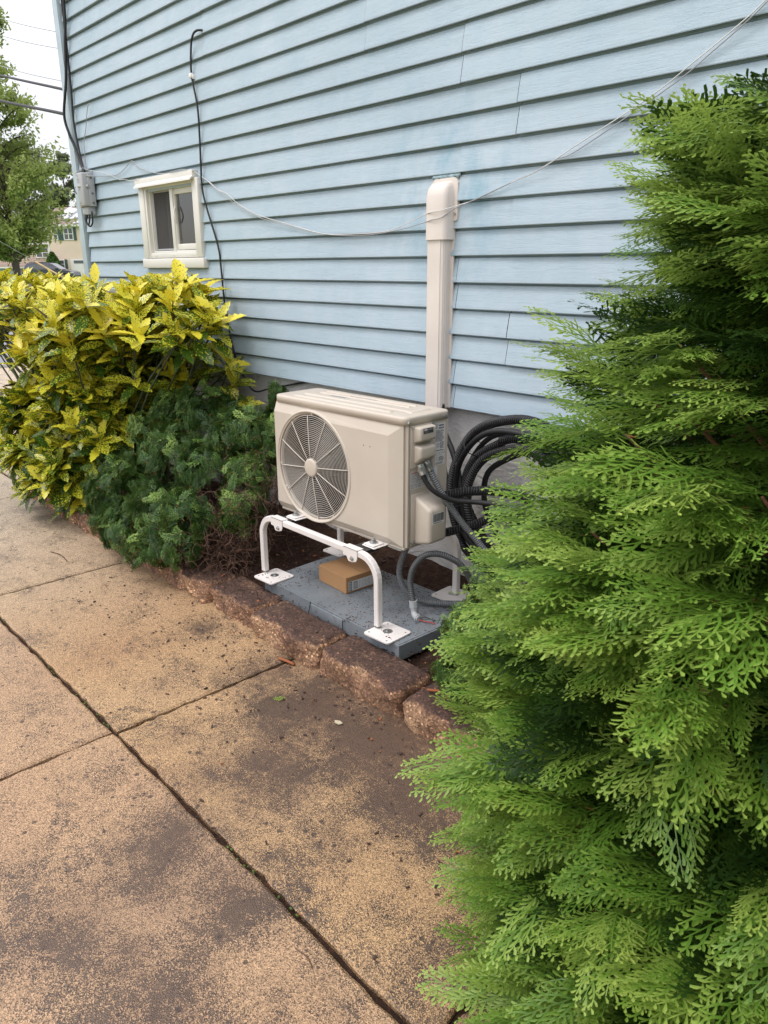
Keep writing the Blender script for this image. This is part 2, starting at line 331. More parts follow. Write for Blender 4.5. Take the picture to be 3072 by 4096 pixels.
# ------------------------------------------------------------------ mesh helpers
class MB:
    def __init__(s): s.v = []; s.f = []; s.mi = []; s.uv = []; s.sm = []; s.n = 0; s.has_uv = False
    def add(s, v, f, mi=0, uv=None, smooth=False):
        b = s.n; s.v += [tuple(map(float, p)) for p in v]; s.n += len(v)
        for i, q in enumerate(f):
            s.f.append([b+k for k in q]); s.mi.append(mi); s.sm.append(smooth)
            if uv is not None: s.uv.append(uv[i]); s.has_uv = True
            else: s.uv.append([(0, 0)]*len(q))
        return s
    def bm(s, b, mi=0, smooth=False, mtx=None):
        if mtx is not None: b.transform(mtx)
        b.verts.ensure_lookup_table(); b.verts.index_update()
        s.add([v.co for v in b.verts], [[v.index for v in f.verts] for f in b.faces], mi, None, smooth); b.free(); return s
    def box(s, lo, hi, mi=0, bev=0.0, seg=2, mtx=None, smooth=None):
        b = bmesh.new(); bmesh.ops.create_cube(b, size=1)
        c = [(lo[i]+hi[i])/2 for i in range(3)]; d = [abs(hi[i]-lo[i]) for i in range(3)]
        for v in b.verts: v.co = Vector((v.co[0]*d[0]+c[0], v.co[1]*d[1]+c[1], v.co[2]*d[2]+c[2]))
        if bev: bmesh.ops.bevel(b, geom=list(b.edges), offset=bev, segments=seg, affect='EDGES', profile=.5)
        return s.bm(b, mi, bool(bev) if smooth is None else smooth, mtx)
    def frustum(s, lo, hi, shrink, mi=0, bev=0.0, axis=0, mtx=None, seg=3):
        """box whose +axis face is inset by shrink=(a0,a1,b0,b1) on the two other axes"""
        b = bmesh.new(); bmesh.ops.create_cube(b, size=1)
        o = [i for i in range(3) if i != axis]
        for v in b.verts:
            co = [0, 0, 0]
            for i in range(3): co[i] = hi[i] if v.co[i] > 0 else lo[i]
            if v.co[axis] > 0:
                co[o[0]] += shrink[0] if v.co[o[0]] < 0 else -shrink[1]
                co[o[1]] += shrink[2] if v.co[o[1]] < 0 else -shrink[3]
            v.co = Vector(co)
        if bev: bmesh.ops.bevel(b, geom=list(b.edges), offset=bev, segments=seg, affect='EDGES', profile=.5)
        return s.bm(b, mi, bool(bev), mtx)
    def prism(s, poly, y0, y1, mi=0, plane='xz', smooth=False):
        n = len(poly)
        P = (lambda a, b, c: (a, c, b)) if plane == 'xz' else ((lambda a, b, c: (a, b, c)) if plane == 'xy' else (lambda a, b, c: (c, a, b)))
        v = [P(a, b, y0) for a, b in poly]+[P(a, b, y1) for a, b in poly]
        f = [[i, (i+1) % n, n+(i+1) % n, n+i] for i in range(n)]+[list(range(n))[::-1], list(range(n, 2*n))]
        return s.add(v, f, mi, None, smooth)
    def tube(s, pts, r, sec=8, mi=0, smooth_path=0, cap=True, square=False, taper=None):
        pts = [Vector(p) for p in pts]
        if smooth_path: pts = catmull(pts, smooth_path)
        n = len(pts); rs = [r]*n if not callable(r) else [r(i/(n-1)) for i in range(n)]
        t0 = (pts[1]-pts[0]).normalized(); up = Vector((0, 0, 1)) if abs(t0.z) < .9 else Vector((0, 1, 0))
        a = t0.cross(up).normalized(); V = []; L = 0; Ls = []
        for i in range(n):
            t = ((pts[min(i+1, n-1)]-pts[max(i-1, 0)])).normalized()
            a = (a-t*a.dot(t)).normalized(); b = t.cross(a)
            if i: L += (pts[i]-pts[i-1]).length
            Ls.append(L)
            for k in range(sec):
                th = 2*PI*k/sec+(PI/sec if square else 0)
                V.append(pts[i]+(a*math.cos(th)+b*math.sin(th))*rs[i])
        F = []; U = []
        for i in range(n-1):
            for k in range(sec):
                k2 = (k+1) % sec
                F.append([i*sec+k, (i+1)*sec+k, (i+1)*sec+k2, i*sec+k2])
                U.append([(Ls[i], k/sec), (Ls[i+1], k/sec), (Ls[i+1], (k+1)/sec), (Ls[i], (k+1)/sec)])
        if cap:
            F.append(list(range(sec))); U.append([(0, 0)]*sec)
            F.append([(n-1)*sec+k for k in range(sec)][::-1]); U.append([(0, 0)]*sec)
        return s.add(V, F, mi, U, not square)
    def lathe(s, prof, c, axis='y', seg=48, mi=0, smooth=True):
        """prof: (radius, offset along axis)"""
        V = []; n = len(prof)
        for i in range(seg):
            th = 2*PI*i/seg; cs, sn = math.cos(th), math.sin(th)
            for (r, h) in prof:
                V.append({'y': (c[0]+r*cs, c[1]+h, c[2]+r*sn), 'z': (c[0]+r*cs, c[1]+r*sn, c[2]+h), 'x': (c[0]+h, c[1]+r*cs, c[2]+r*sn)}[axis])
        F = [[i*n+j, i*n+j+1, ((i+1) % seg)*n+j+1, ((i+1) % seg)*n+j] for i in range(seg) for j in range(n-1)]
        return s.add(V, F, mi, None, smooth)
    def cyl(s, p0, p1, r, sec=16, mi=0, smooth=True):
        p0, p1 = Vector(p0), Vector(p1); t = (p1-p0).normalized(); up = Vector((0, 0, 1)) if abs(t.z) < .9 else Vector((0, 1, 0))
        a = t.cross(up).normalized(); b = t.cross(a)
        V = [p+(a*math.cos(2*PI*k/sec)+b*math.sin(2*PI*k/sec))*r for p in (p0, p1) for k in range(sec)]
        s.add(V, [[k, sec+k, sec+(k+1) % sec, (k+1) % sec] for k in range(sec)], mi, None, smooth)
        s.add(V[:sec], [list(range(sec))], mi); s.add(V[sec:], [list(range(sec))[::-1]], mi); return s
    def build(s, name, mats, parent=None, local=False):
        me = bpy.data.meshes.new(name); me.from_pydata(s.v, [], s.f)
        for m_ in (mats if isinstance(mats, (list, tuple)) else [mats]): me.materials.append(MT[m_] if isinstance(m_, str) else m_)
        me.polygons.foreach_set('material_index', s.mi); me.polygons.foreach_set('use_smooth', s.sm)
        if s.has_uv:
            l = me.uv_layers.new(name='UVMap'); l.data.foreach_set('uv', [c for q in s.uv for p in q for c in p])
        me.update()
        return link(name, me, parent, local)
def wmat(o):
    mtx = o.matrix_basis.copy()
    return wmat(o.parent) @ mtx if o.parent else mtx
def link(name, me, parent=None, local=False):
    o = bpy.data.objects.new(name, me); COL.objects.link(o)
    if parent is not None:
        if not local: me.transform(wmat(parent).inverted())
        o.parent = parent
    return o
def catmull(P, k):
    out = []; n = len(P)
    for i in range(n-1):
        p0, p1, p2, p3 = P[max(i-1, 0)], P[i], P[i+1], P[min(i+2, n-1)]
        for j in range(k):
            t = j/k; out.append(.5*((2*p1)+(p2-p0)*t+(2*p0-5*p1+4*p2-p3)*t*t+(3*p1-p0-3*p2+p3)*t**3))
    out.append(P[-1]); return out
def thing(name, label, cat, loc=(0, 0, 0), rotz=0, group=None):
    o = bpy.data.objects.new(name, None); COL.objects.link(o); o.empty_display_size = .1
    o.location = loc; o.rotation_euler = (0, 0, rotz); o['label'] = label; o['category'] = cat
    if group: o['group'] = group
    return o
def tag(o, label, cat, group=None):
    o['label'] = label; o['category'] = cat
    if group: o['group'] = group
    return o
def struct(o): o['kind'] = 'structure'; return o
def stuff(o, label, cat): o['kind'] = 'stuff'; return tag(o, label, cat)
def text_mb(body, size, mtx, depth=0.0):
    c = bpy.data.curves.new('t', 'FONT'); c.body = body; c.size = size; c.extrude = depth; c.resolution_u = 2
    c.align_x = 'LEFT'; o = bpy.data.objects.new('t', c); COL.objects.link(o)
    dg = bpy.context.evaluated_depsgraph_get(); me = bpy.data.meshes.new_from_object(o.evaluated_get(dg))
    v = [mtx @ x.co for x in me.vertices]; f = [list(p.vertices) for p in me.polygons]
    bpy.data.objects.remove(o); bpy.data.curves.remove(c); bpy.data.meshes.remove(me)
    return v, f

# ------------------------------------------------------------------ setting
def hgt(x, y):  # height of the land: flat to the street, rising slightly beyond it
    return max(0, min(.28, (-24-x)*.01))-.03
mb = MB(); xs = [-400, -200, -120, -90, -70, -52, -40, -30, -24, -18, -12, -6, 0, 6, 20, 60]; ys = [-300, -100, -40, -10, -4, 0, 4, 10, 20, 40, 80, 160, 400]
V = [(x, y, hgt(x, y)) for x in xs for y in ys]; ny = len(ys)
mb.add(V, [[i*ny+j, (i+1)*ny+j, (i+1)*ny+j+1, i*ny+j+1] for i in range(len(xs)-1) for j in range(ny-1)])
struct(mb.build('lawn', 'lawn'))
mb = MB(); mb.add([(-24, -60, .002), (-12.6, -60, .002), (-12.6, 90, .002), (-24, 90, .002)], [[0, 1, 2, 3]])
mb.add([(-60, 6, .3), (-24, 6, .004), (-24, 11, .004), (-60, 11, .3)], [])
struct(mb.build('road', 'asphalt'))
mb = MB(); mb.box((-12.6, -60, -.05), (-12.42, 90, .055), bev=.02); struct(mb.build('kerb', 'kerb'))
# poured slabs: joint lines parallel to the wall at y=-1.6 and across every 1.41 m; slabs are separate bevelled plates of one pavement
mb = MB(); JX = [-12.4, -11.0, -9.6, -8.2, -6.75, -5.17, -3.557, -2.143, -.73, .68, 2.1, 4.0]; JY = [-7.2, -5.8, -4.4, -3.0, -1.6, -.80]
for i in range(len(JX)-1):
    for j in range(len(JY)-1):
        dz = rng.uniform(-.003, .003)+(.006 if JY[j+1] == -1.6 else 0)
        gx = .0075; gy = .0095
        x0, x1, y0, y1 = JX[i]+gx, JX[i+1]-gx, JY[j]+gy, JY[j+1]-gy
        n = 34 if x1 > -5 and y1 > -3.2 else 1
        # ragged arris on near slabs
        e = lambda a: rng.normal(0, .0028)
        ring = [(x0+(x1-x0)*k/n, y0+e(0)) for k in range(n)]+[(x1+e(0), y0+(y1-y0)*k/n) for k in range(n)]+[(x1-(x1-x0)*k/n, y1+e(0)) for k in range(n)]+[(x0+e(0), y1-(y1-y0)*k/n) for k in range(n)]
        cx, cy = (x0+x1)/2, (y0+y1)/2; q = len(ring)
        top = [(cx+(a-cx)*(1-.016/(x1-x0)), cy+(b-cy)*(1-.016/(y1-y0)), dz) for a, b in ring]
        mid = [(a, b, dz-.006) for a, b in ring]; bot = [(a, b, dz-.05) for a, b in ring]
        mb.add(top+mid+bot, [list(range(q))]+[[k, q+k, q+(k+1) % q, (k+1) % q] for k in range(q)]+[[q+k, 2*q+k, 2*q+(k+1) % q, q+(k+1) % q] for k in range(q)])
for i in range(4):  # driveway slabs beside the house front
    for j in range(3): mb.box((JX[i]+.006, -.79+j*1.45, -.05), (JX[i+1]-.006, -.79+j*1.45+1.44, -.001), bev=.005, smooth=False)
mb.box((-6.744, -.79, -.05), (-5.22, .06, -.0015), bev=.005, smooth=False); mb.box((-6.744, .072, -.05), (-5.84, 3.5, -.0012), bev=.005, smooth=False)
struct(mb.build('pavement', 'conc'))
mb = MB(); mb.add([(-12.4, -7.2, -.016), (4, -7.2, -.016), (4, -.7, -.016), (-12.4, -.7, -.016)], [[0, 1, 2, 3]]); struct(mb.build('joint_soil', 'soil'))
# planting bed
mb = MB(); nx, ny = 160, 20
V = []
for i in range(nx+1):
    for j in range(ny+1):
        x = -5.15+8.6*i/nx; y = -.80+.86*j/ny
        z = .075+.012*math.sin(x*9+y*7)*math.cos(x*4-y*11)+rng.uniform(-.006, .006)+.03*max(0, (y+.25)/.3)
        V.append((x, y, z))
mb.add(V, [[i*(ny+1)+j, (i+1)*(ny+1)+j, (i+1)*(ny+1)+j+1, i*(ny+1)+j+1] for i in range(nx) for j in range(ny)], 0, None, True)
struct(mb.build('bed_soil', 'soil'))

# ------------------------------------------------------------------ the blue house
XC = -5.72; SB = .8738; NR = 46; XR = 3.2
house = thing('blue_house', 'light blue house wall of horizontal vinyl siding over a grey stucco foundation', 'house', (XC, 0, 0))
mb = MB()
SA, SBm = -2.12, -1.852
def seams(k):
    pr = k//2
    s = [SA, SBm, SA, SBm, SA, SBm][pr] if pr < 6 else [SA, 1.0, SA, -3.94, SBm, -3.94][pr % 6]
    if pr in (8, 10): s = -3.94
    out = [s, s+3.66, s-3.66]
    return sorted(x for x in out if XC+.05 < x < XR)
WX0, WX1, WZ0, WZ1 = -4.735, -4.12, SB+6*ROW, SB+10*ROW
for k in range(NR):
    z0 = SB+k*ROW
    cuts = [XC+.016]+seams(k)+[XR]
    for a, b in zip(cuts[:-1], cuts[1:]):
        pieces = [(a+(.0055 if a in seams(k) else 0), b)]
        if 6 <= k < 10: pieces = [(max(p, a), min(q, b)) for p, q in ((a, WX0), (WX1, b)) if min(q, b) > max(p, a)]
        tilt = rng.uniform(-.0006, .0006)
        for (p, q) in pieces:
            n = max(2, int((q-p)/.22)); off = .0040 if (a in seams(k)) else 0
            prof = [(.006, z0+.006), (-.0185, z0+.0015), (-.0210, z0+.0005), (-.0222, z0+.003), (-.0212, z0+.012), (-.014, z0+.055), (-.0062, z0+ROW-.009), (.004, z0+ROW-.004), (.007, z0+ROW+.010)]
            V = []
            for i in range(n+1):
                x = p+(q-p)*i/n; wv = .0012*math.sin(x*2.1+k*1.3)+.0008*math.sin(x*5.3+k*2.9)+tilt
                o = -off*max(0, 1-(x-p)/.5)
                ex = .0
                V += [(x-ex*(1-j/6.), y+(wv+o if j else 0), z) for j, (y, z) in enumerate(prof)]
            m_ = len(prof)
            mb.add(V, [[i*m_+j, (i+1)*m_+j, (i+1)*m_+j+1, i*m_+j+1] for i in range(n) for j in range(m_-1)], 0, None, False)
            pass
sid = mb.build('siding', 'siding', house)
mb = MB(); mb.box((XC-.100, -.030, SB-.03), (XC-.004, .10, SB+NR*ROW), 0, .004); mb.box((XC-.020, -.036, SB-.03), (XC-.006, -.028, SB+NR*ROW), 0, .002)
mb.build('corner_trim', 'trimblue', house)
mb = MB(); mb.box((XC-.05, .035, -.05), (XR, .25, SB+.02)); mb.build('foundation', 'stucco', house)
mb = MB(); mb.box((XC-.004, .012, SB+.005), (WX0-.02, .09, SB+NR*ROW)); mb.box((WX1+.02, .012, SB+.005), (XR, .09, SB+NR*ROW)); mb.box((WX0-.02, .012, SB+.005), (WX1+.02, .09, WZ0-.02)); mb.box((WX0-.02, .012, WZ1+.02), (WX1+.02, .09, SB+NR*ROW))
mb.build('wall_core', 'dark', house)
mb = MB(); mb.box((XC-.09, .099, 0), (XC-.05, 7, SB+NR*ROW)); mb.build('street_side_wall', 'trimblue', house)
# window
win = MB()
win.box((-4.800, -.040, 1.500), (-4.735, .000, 1.925), 0, .004); win.box((-4.122, -.040, 1.500), (-4.070, .000, 1.925), 0, .004)   # side casings
win.box((-4.818, -.045, 1.440), (-4.050, .000, 1.497), 0, .004)                                                                 # bottom casing
win.frustum((-4.822, -.048, 1.925), (-4.102, .0, 1.968), (0, 0, 0, 0), 0, .003)
w = win.build('window', 'cream', house)
mb = MB()   # drip cap: sloping flashing over the head
mb.prism([(-.048, 1.938), (-.068, 1.922), (-.069, 1.912), (-.046, 1.926)], -4.800, -4.092, 0, 'yz'); mb.build('drip_cap', 'cream', w)
mb = MB()
fx0, fx1, fz0, fz1 = -4.735, -4.122, 1.500, 1.925
def frame_ring(mb, x0, x1, z0, z1, t, ya, yb, bev=.003, mi=0, tb=None):
    tb = tb or t
    mb.box((x0, ya, z0), (x0+t, yb, z1), mi, bev); mb.box((x1-t, ya, z0), (x1, yb, z1), mi, bev)
    mb.box((x0+t, ya+.0007, z0), (x1-t, yb, z0+tb), mi, bev); mb.box((x0+t, ya+.0007, z1-t), (x1-t, yb, z1), mi, bev)
frame_ring(mb, fx0, fx1, fz0, fz1, .022, -.034, .09, tb=.03)
frame_ring(mb, fx0+.022, fx1-.022, fz0+.03, fz1-.022, .012, -.014, .09)
for x in (-4.66, -4.43, -4.20): mb.box((x, -.0352, 1.512), (x+.028, -.03, 1.518), 0)
mb.build('window_frame', 'cream', w)
mb = MB(); frame_ring(mb, -4.440, -4.152, 1.545, 1.892, .034, -.006, .02, tb=.034); mb.build('fixed_sash', 'cream', w)
mb = MB(); mb.box((-4.446, -.016, 1.53), (-4.412, .022, 1.892), 0, .003); mb.build('meeting_rail', 'cream', w)
mb = MB(); frame_ring(mb, -4.700, -4.446, 1.545, 1.892, .010, .004, .012, .002); mb.build('screen_frame', 'utilgrey', w)
mb = MB(); mb.box((-4.692, .007, 1.553), (-4.452, .0085, 1.884)); mb.build('insect_screen', 'mesh', w)
mb = MB(); frame_ring(mb, -4.62, -4.43, 1.54, 1.88, .022, .05, .075); mb.build('sliding_sash', 'white', w)
mb = MB(); mb.box((-4.41, .008, 1.575), (-4.18, .011, 1.86)); mb.build('pane', 'glass', w)
mb = MB(); mb.box((-4.60, .060, 1.56), (-4.45, .063, 1.86)); mb.build('pane', 'glass', w)
mb = MB()  # room behind the window, with a pale reveal and curtain edge
mb.box((-4.76, .09, 1.47), (-4.745, .8, 1.96), 0); mb.box((-4.10, .09, 1.47), (-4.085, .8, 1.96), 0); mb.box((-4.76, .09, 1.455), (-4.085, .8, 1.47), 0); mb.box((-4.76, .09, 1.96), (-4.085, .8, 1.975), 0); mb.box((-4.76, .8, 1.455), (-4.085, .82, 1.975), 1)
mb.box((-4.37, .12, 1.47), (-4.31, .125, 1.96), 0); mb.box((-4.28, .20, 1.47), (-4.09, .26, 1.70), 0, .01)
mb.build('room_interior', ['roomlt', 'room'], w)
mb = MB(); mb.tube([(-4.395, -.008, 1.70), (-4.39, -.02, 1.73), (-4.395, -.02, 1.76), (-4.395, -.008, 1.79)], .005, 6, 0, 4); mb.build('latch', 'white', w)

# ------------------------------------------------------------------ pipe cover on the wall
pc = thing('pipe_cover', 'ivory plastic pipe cover running up the blue siding above the air conditioner', 'pipe cover', (-2.18, 0, .87))
def cover_prof(hw, d):   # a rounded channel seen from above
    return [(-hw-.012, 0), (-hw-.012, -.008), (-hw, -.010), (-hw, -d+.014), (-hw+.004, -d+.005), (-hw+.014, -d), (hw-.014, -d), (hw-.004, -d+.005), (hw, -d+.014), (hw, -.010), (hw+.012, -.008), (hw+.012, 0)]
mb = MB(); P = [(-2.196+a, -.012+b) for a, b in cover_prof(.047, .058)]
mb.prism([p for p in P], .872, 1.60, 0, 'xy'); mb.box((-2.150, -.05, .873), (-2.1465, -.04, 1.56)); mb.box((-2.166, -.0722, .873), (-2.162, -.069, 1.56))
mb.build('duct_channel', 'cover', pc)
mb = MB(); hw = .056; N = 14; V = []; sec = [(1.545, 0, 0), (1.62, 0, 0), (1.66, 0, 0), (1.705, .000, .001), (1.735, .004, .008), (1.752, .012, .022), (1.760, .022, .042), (1.762, .030, .062)]
base = [(-hw, 0), (-hw, -.045), (-hw+.004, -.058), (-hw+.016, -.066), (hw-.016, -.066), (hw-.004, -.058), (hw, -.045), (hw, 0)]
for (z, inx, iny) in sec:
    for a, b in base:
        V.append((-2.192+a*(1-inx/hw*.6), -.012+min(0, b+iny), z))
nb = len(base)
mb.add(V, [[i*nb+j, i*nb+j+1, (i+1)*nb+j+1, (i+1)*nb+j] for i in range(len(sec)-1) for j in range(nb-1)]+[[(len(sec)-1)*nb+j for j in range(nb)]], 0, None, True)
mb.prism([(-2.255, 1.615), (-2.122, 1.615), (-2.118, 1.622), (-2.118, 1.755), (-2.126, 1.768), (-2.14, 1.774), (-2.24, 1.772), (-2.256, 1.758)], -.026, -.010, 0, 'xz')
mb.build('wall_cap', 'cover', pc)
mb = MB(); mb.cyl((-2.127, -.026, 1.64), (-2.127, -.031, 1.64), .005, 10); mb.build('screw', 'steel', pc)
mb = MB(); V = []
for i in range(19):
    x = -2.262+.150*i/18; V += [(x, -.012, 1.772+.010*math.sin(i*1.9)*.5), (x+.002, -.022, 1.778), (x, -.014, 1.790+.003*math.sin(i*2.7))]
mb.add(V, [[i*3+j, (i+1)*3+j, (i+1)*3+j+1, i*3+j+1] for i in range(18) for j in range(2)], 0, None, True); mb.build('caulk_bead', simple('clear_caulk', (.30, .42, .47), .2, var=.3, vs=40), pc)

# ------------------------------------------------------------------ utility box at the corner
ub = thing('utility_box', 'grey plastic telephone junction box mounted at the house corner', 'utility box', (-5.55, 0, 1.80))
mb = MB(); mb.box((-5.640, -.030, 1.800), (-5.505, -.015, 2.075), 0, .004); mb.build('back_plate', 'utilgrey', ub)
mb = MB(); mb.frustum((-5.642, -.080, 1.845), (-5.515, -.030, 2.065), (0, 0, 0, 0), 0, .008)
mb.box((-5.560, -.112, 1.848), (-5.470, -.030, 2.062), 0, .010); mb.box((-5.566, -.100, 1.843), (-5.557, -.030, 2.067), 0, .002); mb.box((-5.474, -.075, 1.848), (-5.462, -.030, 2.062), 0, .003)
mb.build('lid', 'utilgrey', ub)
mb = MB(); mb.box((-5.625, -.070, 1.800), (-5.570, -.030, 1.846), 0, .004); mb.box((-5.545, -.085, 1.795), (-5.490, -.030, 1.846), 0, .004); mb.build('cable_entry', 'utilgrey', ub)
mb = MB(); mb.cyl((-5.53, -.118, 1.975), (-5.455, -.075, 1.975), .010, 14); mb.build('hinge_barrel', 'utilgrey', ub)
mb = MB(); mb.tube([(-5.585, -.118, 1.975), (-5.57, -.128, 1.96), (-5.575, -.125, 1.945), (-5.566, -.118, 1.93)], .0035, 6, 0, 4); mb.build('latch', 'utildk', ub)
for z in (1.87, 1.93, 2.03):
    mb = MB(); mb.cyl((-5.467, -.052, z), (-5.455, -.052, z), .007, 8); mb.build('bolt', 'utildk', ub)
for i, (z, L) in enumerate(((2.02, .030), (2.011, .026), (2.002, .030), (1.958, .018), (1.950, .018), (1.872, .02), (1.864, .026))): MB().box((-5.546, -.1128, z), (-5.546+L, -.112, z+.0025)).build('embossed_line', 'utildk', ub)
def cable(name, label, pts, r, mt, cat='cable', sm=6, group=None, sec=6):
    mb = MB(); mb.tube(pts, r, sec, 0, sm); return tag(mb.build(name, mt), label, cat, group)
cable('cable', 'thick black cable sagging along the house corner down to the grey box', [(-5.60, -.035, 4.0), (-5.605, -.035, 3.12), (-5.655, -.04, 2.857), (-5.69, -.05, 2.65), (-5.765, -.06, 2.454), (-5.74, -.05, 2.33), (-5.70, -.04, 2.25), (-5.58, -.05, 2.09), (-5.57, -.05, 2.06)], .009, 'blk')
cable('cable', 'second black cable hanging in the groove beside the corner trim', [(-5.63, -.03, 4.0), (-5.645, -.03, 3.3), (-5.655, -.03, 2.9), (-5.668, -.03, 2.6), (-5.665, -.04, 2.4), (-5.62, -.04, 2.18), (-5.56, -.05, 2.07)], .007, 'blk')
cable('cable_loop', 'black cables looped below the grey box at the corner', [(-5.548, -.06, 1.82), (-5.591, -.06, 1.80), (-5.607, -.06, 1.754), (-5.547, -.06, 1.720), (-5.499, -.06, 1.742), (-5.489, -.06, 1.790), (-5.50, -.06, 1.82), (-5.53, -.07, 1.80), (-5.565, -.075, 1.76), (-5.545, -.07, 1.73), (-5.52, -.07, 1.76), (-5.525, -.06, 1.82)], .006, 'blk')
cable('thin_wire', 'thin grey wire rising from the corner box to a lap in the siding', [(-5.386, -.02, 2.478), (-5.42, -.035, 2.46), (-5.50, -.03, 2.34), (-5.56, -.03, 2.25), (-5.57, -.03, 2.07)], .0025, 'wire')
cable('black_cable', 'black coaxial cable hanging down the siding right of the window', [(-3.913, -.012, 2.612), (-3.95, -.04, 2.616), (-4.00, -.04, 2.60), (-4.044, -.03, 2.543), (-4.056, -.03, 2.429), (-4.019, -.03, 2.274), (-4.018, -.03, 2.137), (-4.030, -.03, 1.95), (-4.022, -.035, 1.86), (-3.988, -.035, 1.758), (-3.906, -.03, 1.561), (-3.888, -.03, 1.437), (-3.87, -.03, 1.2), (-3.80, -.03, .95)], .0058, 'blk')
mb = MB(); mb.box((-4.073, -.040, 2.414), (-4.045, -.022, 2.438), 0, .004); mb.box((-4.046, -.034, 2.408), (-4.038, -.018, 2.430), 0, .002); tag(mb.build('cable_clip', 'white'), 'small white cable clip holding the black cable high on the siding', 'cable clip')
cable('phone_wire', 'pale wire from the corner box looping to the window top corner', [(-5.553, -.06, 2.10), (-5.529, -.04, 2.085), (-5.394, -.03, 2.064), (-5.30, -.035, 2.050), (-5.172, -.03, 2.02), (-5.067, -.03, 1.989), (-4.99, -.035, 1.984), (-4.917, -.03, 1.970), (-4.80, -.05, 1.966), (-4.756, -.055, 1.972)], .0018, 'wirew')
cable('phone_wire', 'grey wire pinned up under a siding lap between corner box and window', [(-5.549, -.06, 2.10), (-5.553, -.12, 2.05), (-5.403, -.05, 2.035), (-5.219, -.03, 2.022), (-5.074, -.03, 2.022), (-4.958, -.03, 2.052), (-4.882, -.02, 2.083), (-4.782, -.03, 2.037), (-4.674, -.03, 2.007), (-4.594, -.03, 1.991), (-4.463, -.03, 1.975), (-4.335, -.05, 1.972), (-4.20, -.05, 1.974), (-4.10, -.04, 1.955)], .0025, 'wire')
cable('phone_wire', 'upper of two pale wires sagging from window to upper right across the siding',
      [(-4.10, -.03, 1.955), (-4.052, -.03, 1.934), (-3.942, -.03, 1.887), (-3.87, -.03, 1.847), (-3.776, -.03, 1.82), (-3.679, -.03, 1.767), (-3.481, -.03, 1.698), (-3.241, -.03, 1.648), (-2.95, -.03, 1.592), (-2.685, -.03, 1.584), (-2.533, -.03, 1.588), (-2.425, -.04, 1.604), (-2.245, -.075, 1.641), (-2.20, -.083, 1.648), (-2.145, -.082, 1.652), (-2.08, -.04, 1.672), (-2.014, -.03, 1.687), (-1.863, -.03, 1.73), (-1.77, -.03, 1.753), (-1.678, -.03, 1.787), (-1.615, -.03, 1.816), (-1.341, -.03, 1.933), (-1.204, -.03, 2.008), (-1.081, -.03, 2.081), (-1.015, -.03, 2.127), (-.8, -.03, 2.3), (-.4, -.03, 2.7)], .0018, 'wirew')
cable('phone_wire', 'lower of two grey wires sagging from window to upper right across the siding',
      [(-4.10, -.028, 1.950), (-4.052, -.025, 1.930), (-3.963, -.03, 1.894), (-3.86, -.035, 1.841), (-3.749, -.03, 1.786), (-3.68, -.03, 1.756), (-3.482, -.03, 1.687), (-3.166, -.03, 1.626), (-2.915, -.03, 1.587), (-2.654, -.03, 1.577), (-2.425, -.04, 1.592), (-2.245, -.075, 1.612), (-2.20, -.083, 1.619), (-2.151, -.082, 1.625), (-2.112, -.045, 1.658), (-2.014, -.035, 1.687), (-1.852, -.03, 1.733), (-1.754, -.03, 1.758), (-1.668, -.03, 1.792), (-1.581, -.03, 1.812), (-1.268, -.03, 1.956), (-1.151, -.03, 2.026), (-1.057, -.03, 2.087), (-.992, -.03, 2.138), (-.77, -.03, 2.32), (-.35, -.03, 2.7)], .0018, 'wire')
# overhead lines
cable('power_line', 'upper thick overhead power cable meeting the house behind the corner', [(-5.9, .10, 2.64), (-6.117, .126, 2.682), (-10.93, .87, 3.765), (-16, 1.65, 5.1), (-24, 2.9, 7.6)], .011, 'blk')
cable('power_line', 'lower thick overhead power cable meeting the house behind the corner', [(-5.9, .08, 2.47), (-6.059, .104, 2.507), (-10.86, .803, 3.469), (-16, 1.55, 4.7), (-24, 2.7, 6.9)], .013, 'blk')
for lab, a, b in (('topmost thin overhead wire crossing the white sky', (-28.42, 9.237, 8.906), (-36.99, 8.985, 11.52)), ('middle thin overhead wire crossing the white sky', (-28.23, 9.186, 8.377), (-36.82, 8.83, 10.83)), ('lowest thin overhead wire, passing in front of the tree crown', (-27.94, 9.0, 7.35), (-36.56, 8.576, 9.707))):
    a = Vector(a); b = Vector(b); d = b-a; mdl = a+d*.5; mdl.z -= .12
    cable('overhead_wire', lab, [a-d*1.2+Vector((0, 0, .5)), a, mdl, b, b+d*1.5+Vector((0, 0, 1.2))], .014, 'wire', 'wire')
# ------------------------------------------------------------------ air conditioner
AW, AH, AD, AA = .763, .472, .236, .032
OX = Vector((-1.877, -.5405, .4357)) - Vector((math.cos(AA), math.sin(AA), 0))*AW
ac = thing('air_conditioner', 'beige outdoor air conditioner unit with a round fan grille on a white stand', 'air conditioner', OX, AA)
def bool_cut(me_obj, cutters):
    for c in cutters:
        md = me_obj.modifiers.new('b', 'BOOLEAN'); md.object = c; md.operation = 'DIFFERENCE'; md.solver = 'EXACT'
    dg = bpy.context.evaluated_depsgraph_get(); me = bpy.data.meshes.new_from_object(me_obj.evaluated_get(dg))
    me_obj.modifiers.clear(); old = me_obj.data; me_obj.data = me; bpy.data.meshes.remove(old)
    for c in cutters: bpy.data.objects.remove(c)
FC = (.247, .224)
def cyl_cut():
    b = bmesh.new(); bmesh.ops.create_cone(b, cap_ends=True, segments=96, radius1=.2215, radius2=.2215, depth=.27)
    c = MB().bm(b, 0, False, Matrix.Translation((FC[0], .035, FC[1])) @ Matrix.Rotation(PI/2, 4, 'X')); return c.build('cut', 'ac', ac, True)
b = bmesh.new(); bmesh.ops.create_cube(b, size=1)
for v in b.verts: v.co = Vector(((v.co[0]+.5)*AW, .013+(v.co[1]+.5)*(AD-.013), (v.co[2]+.5)*AH))
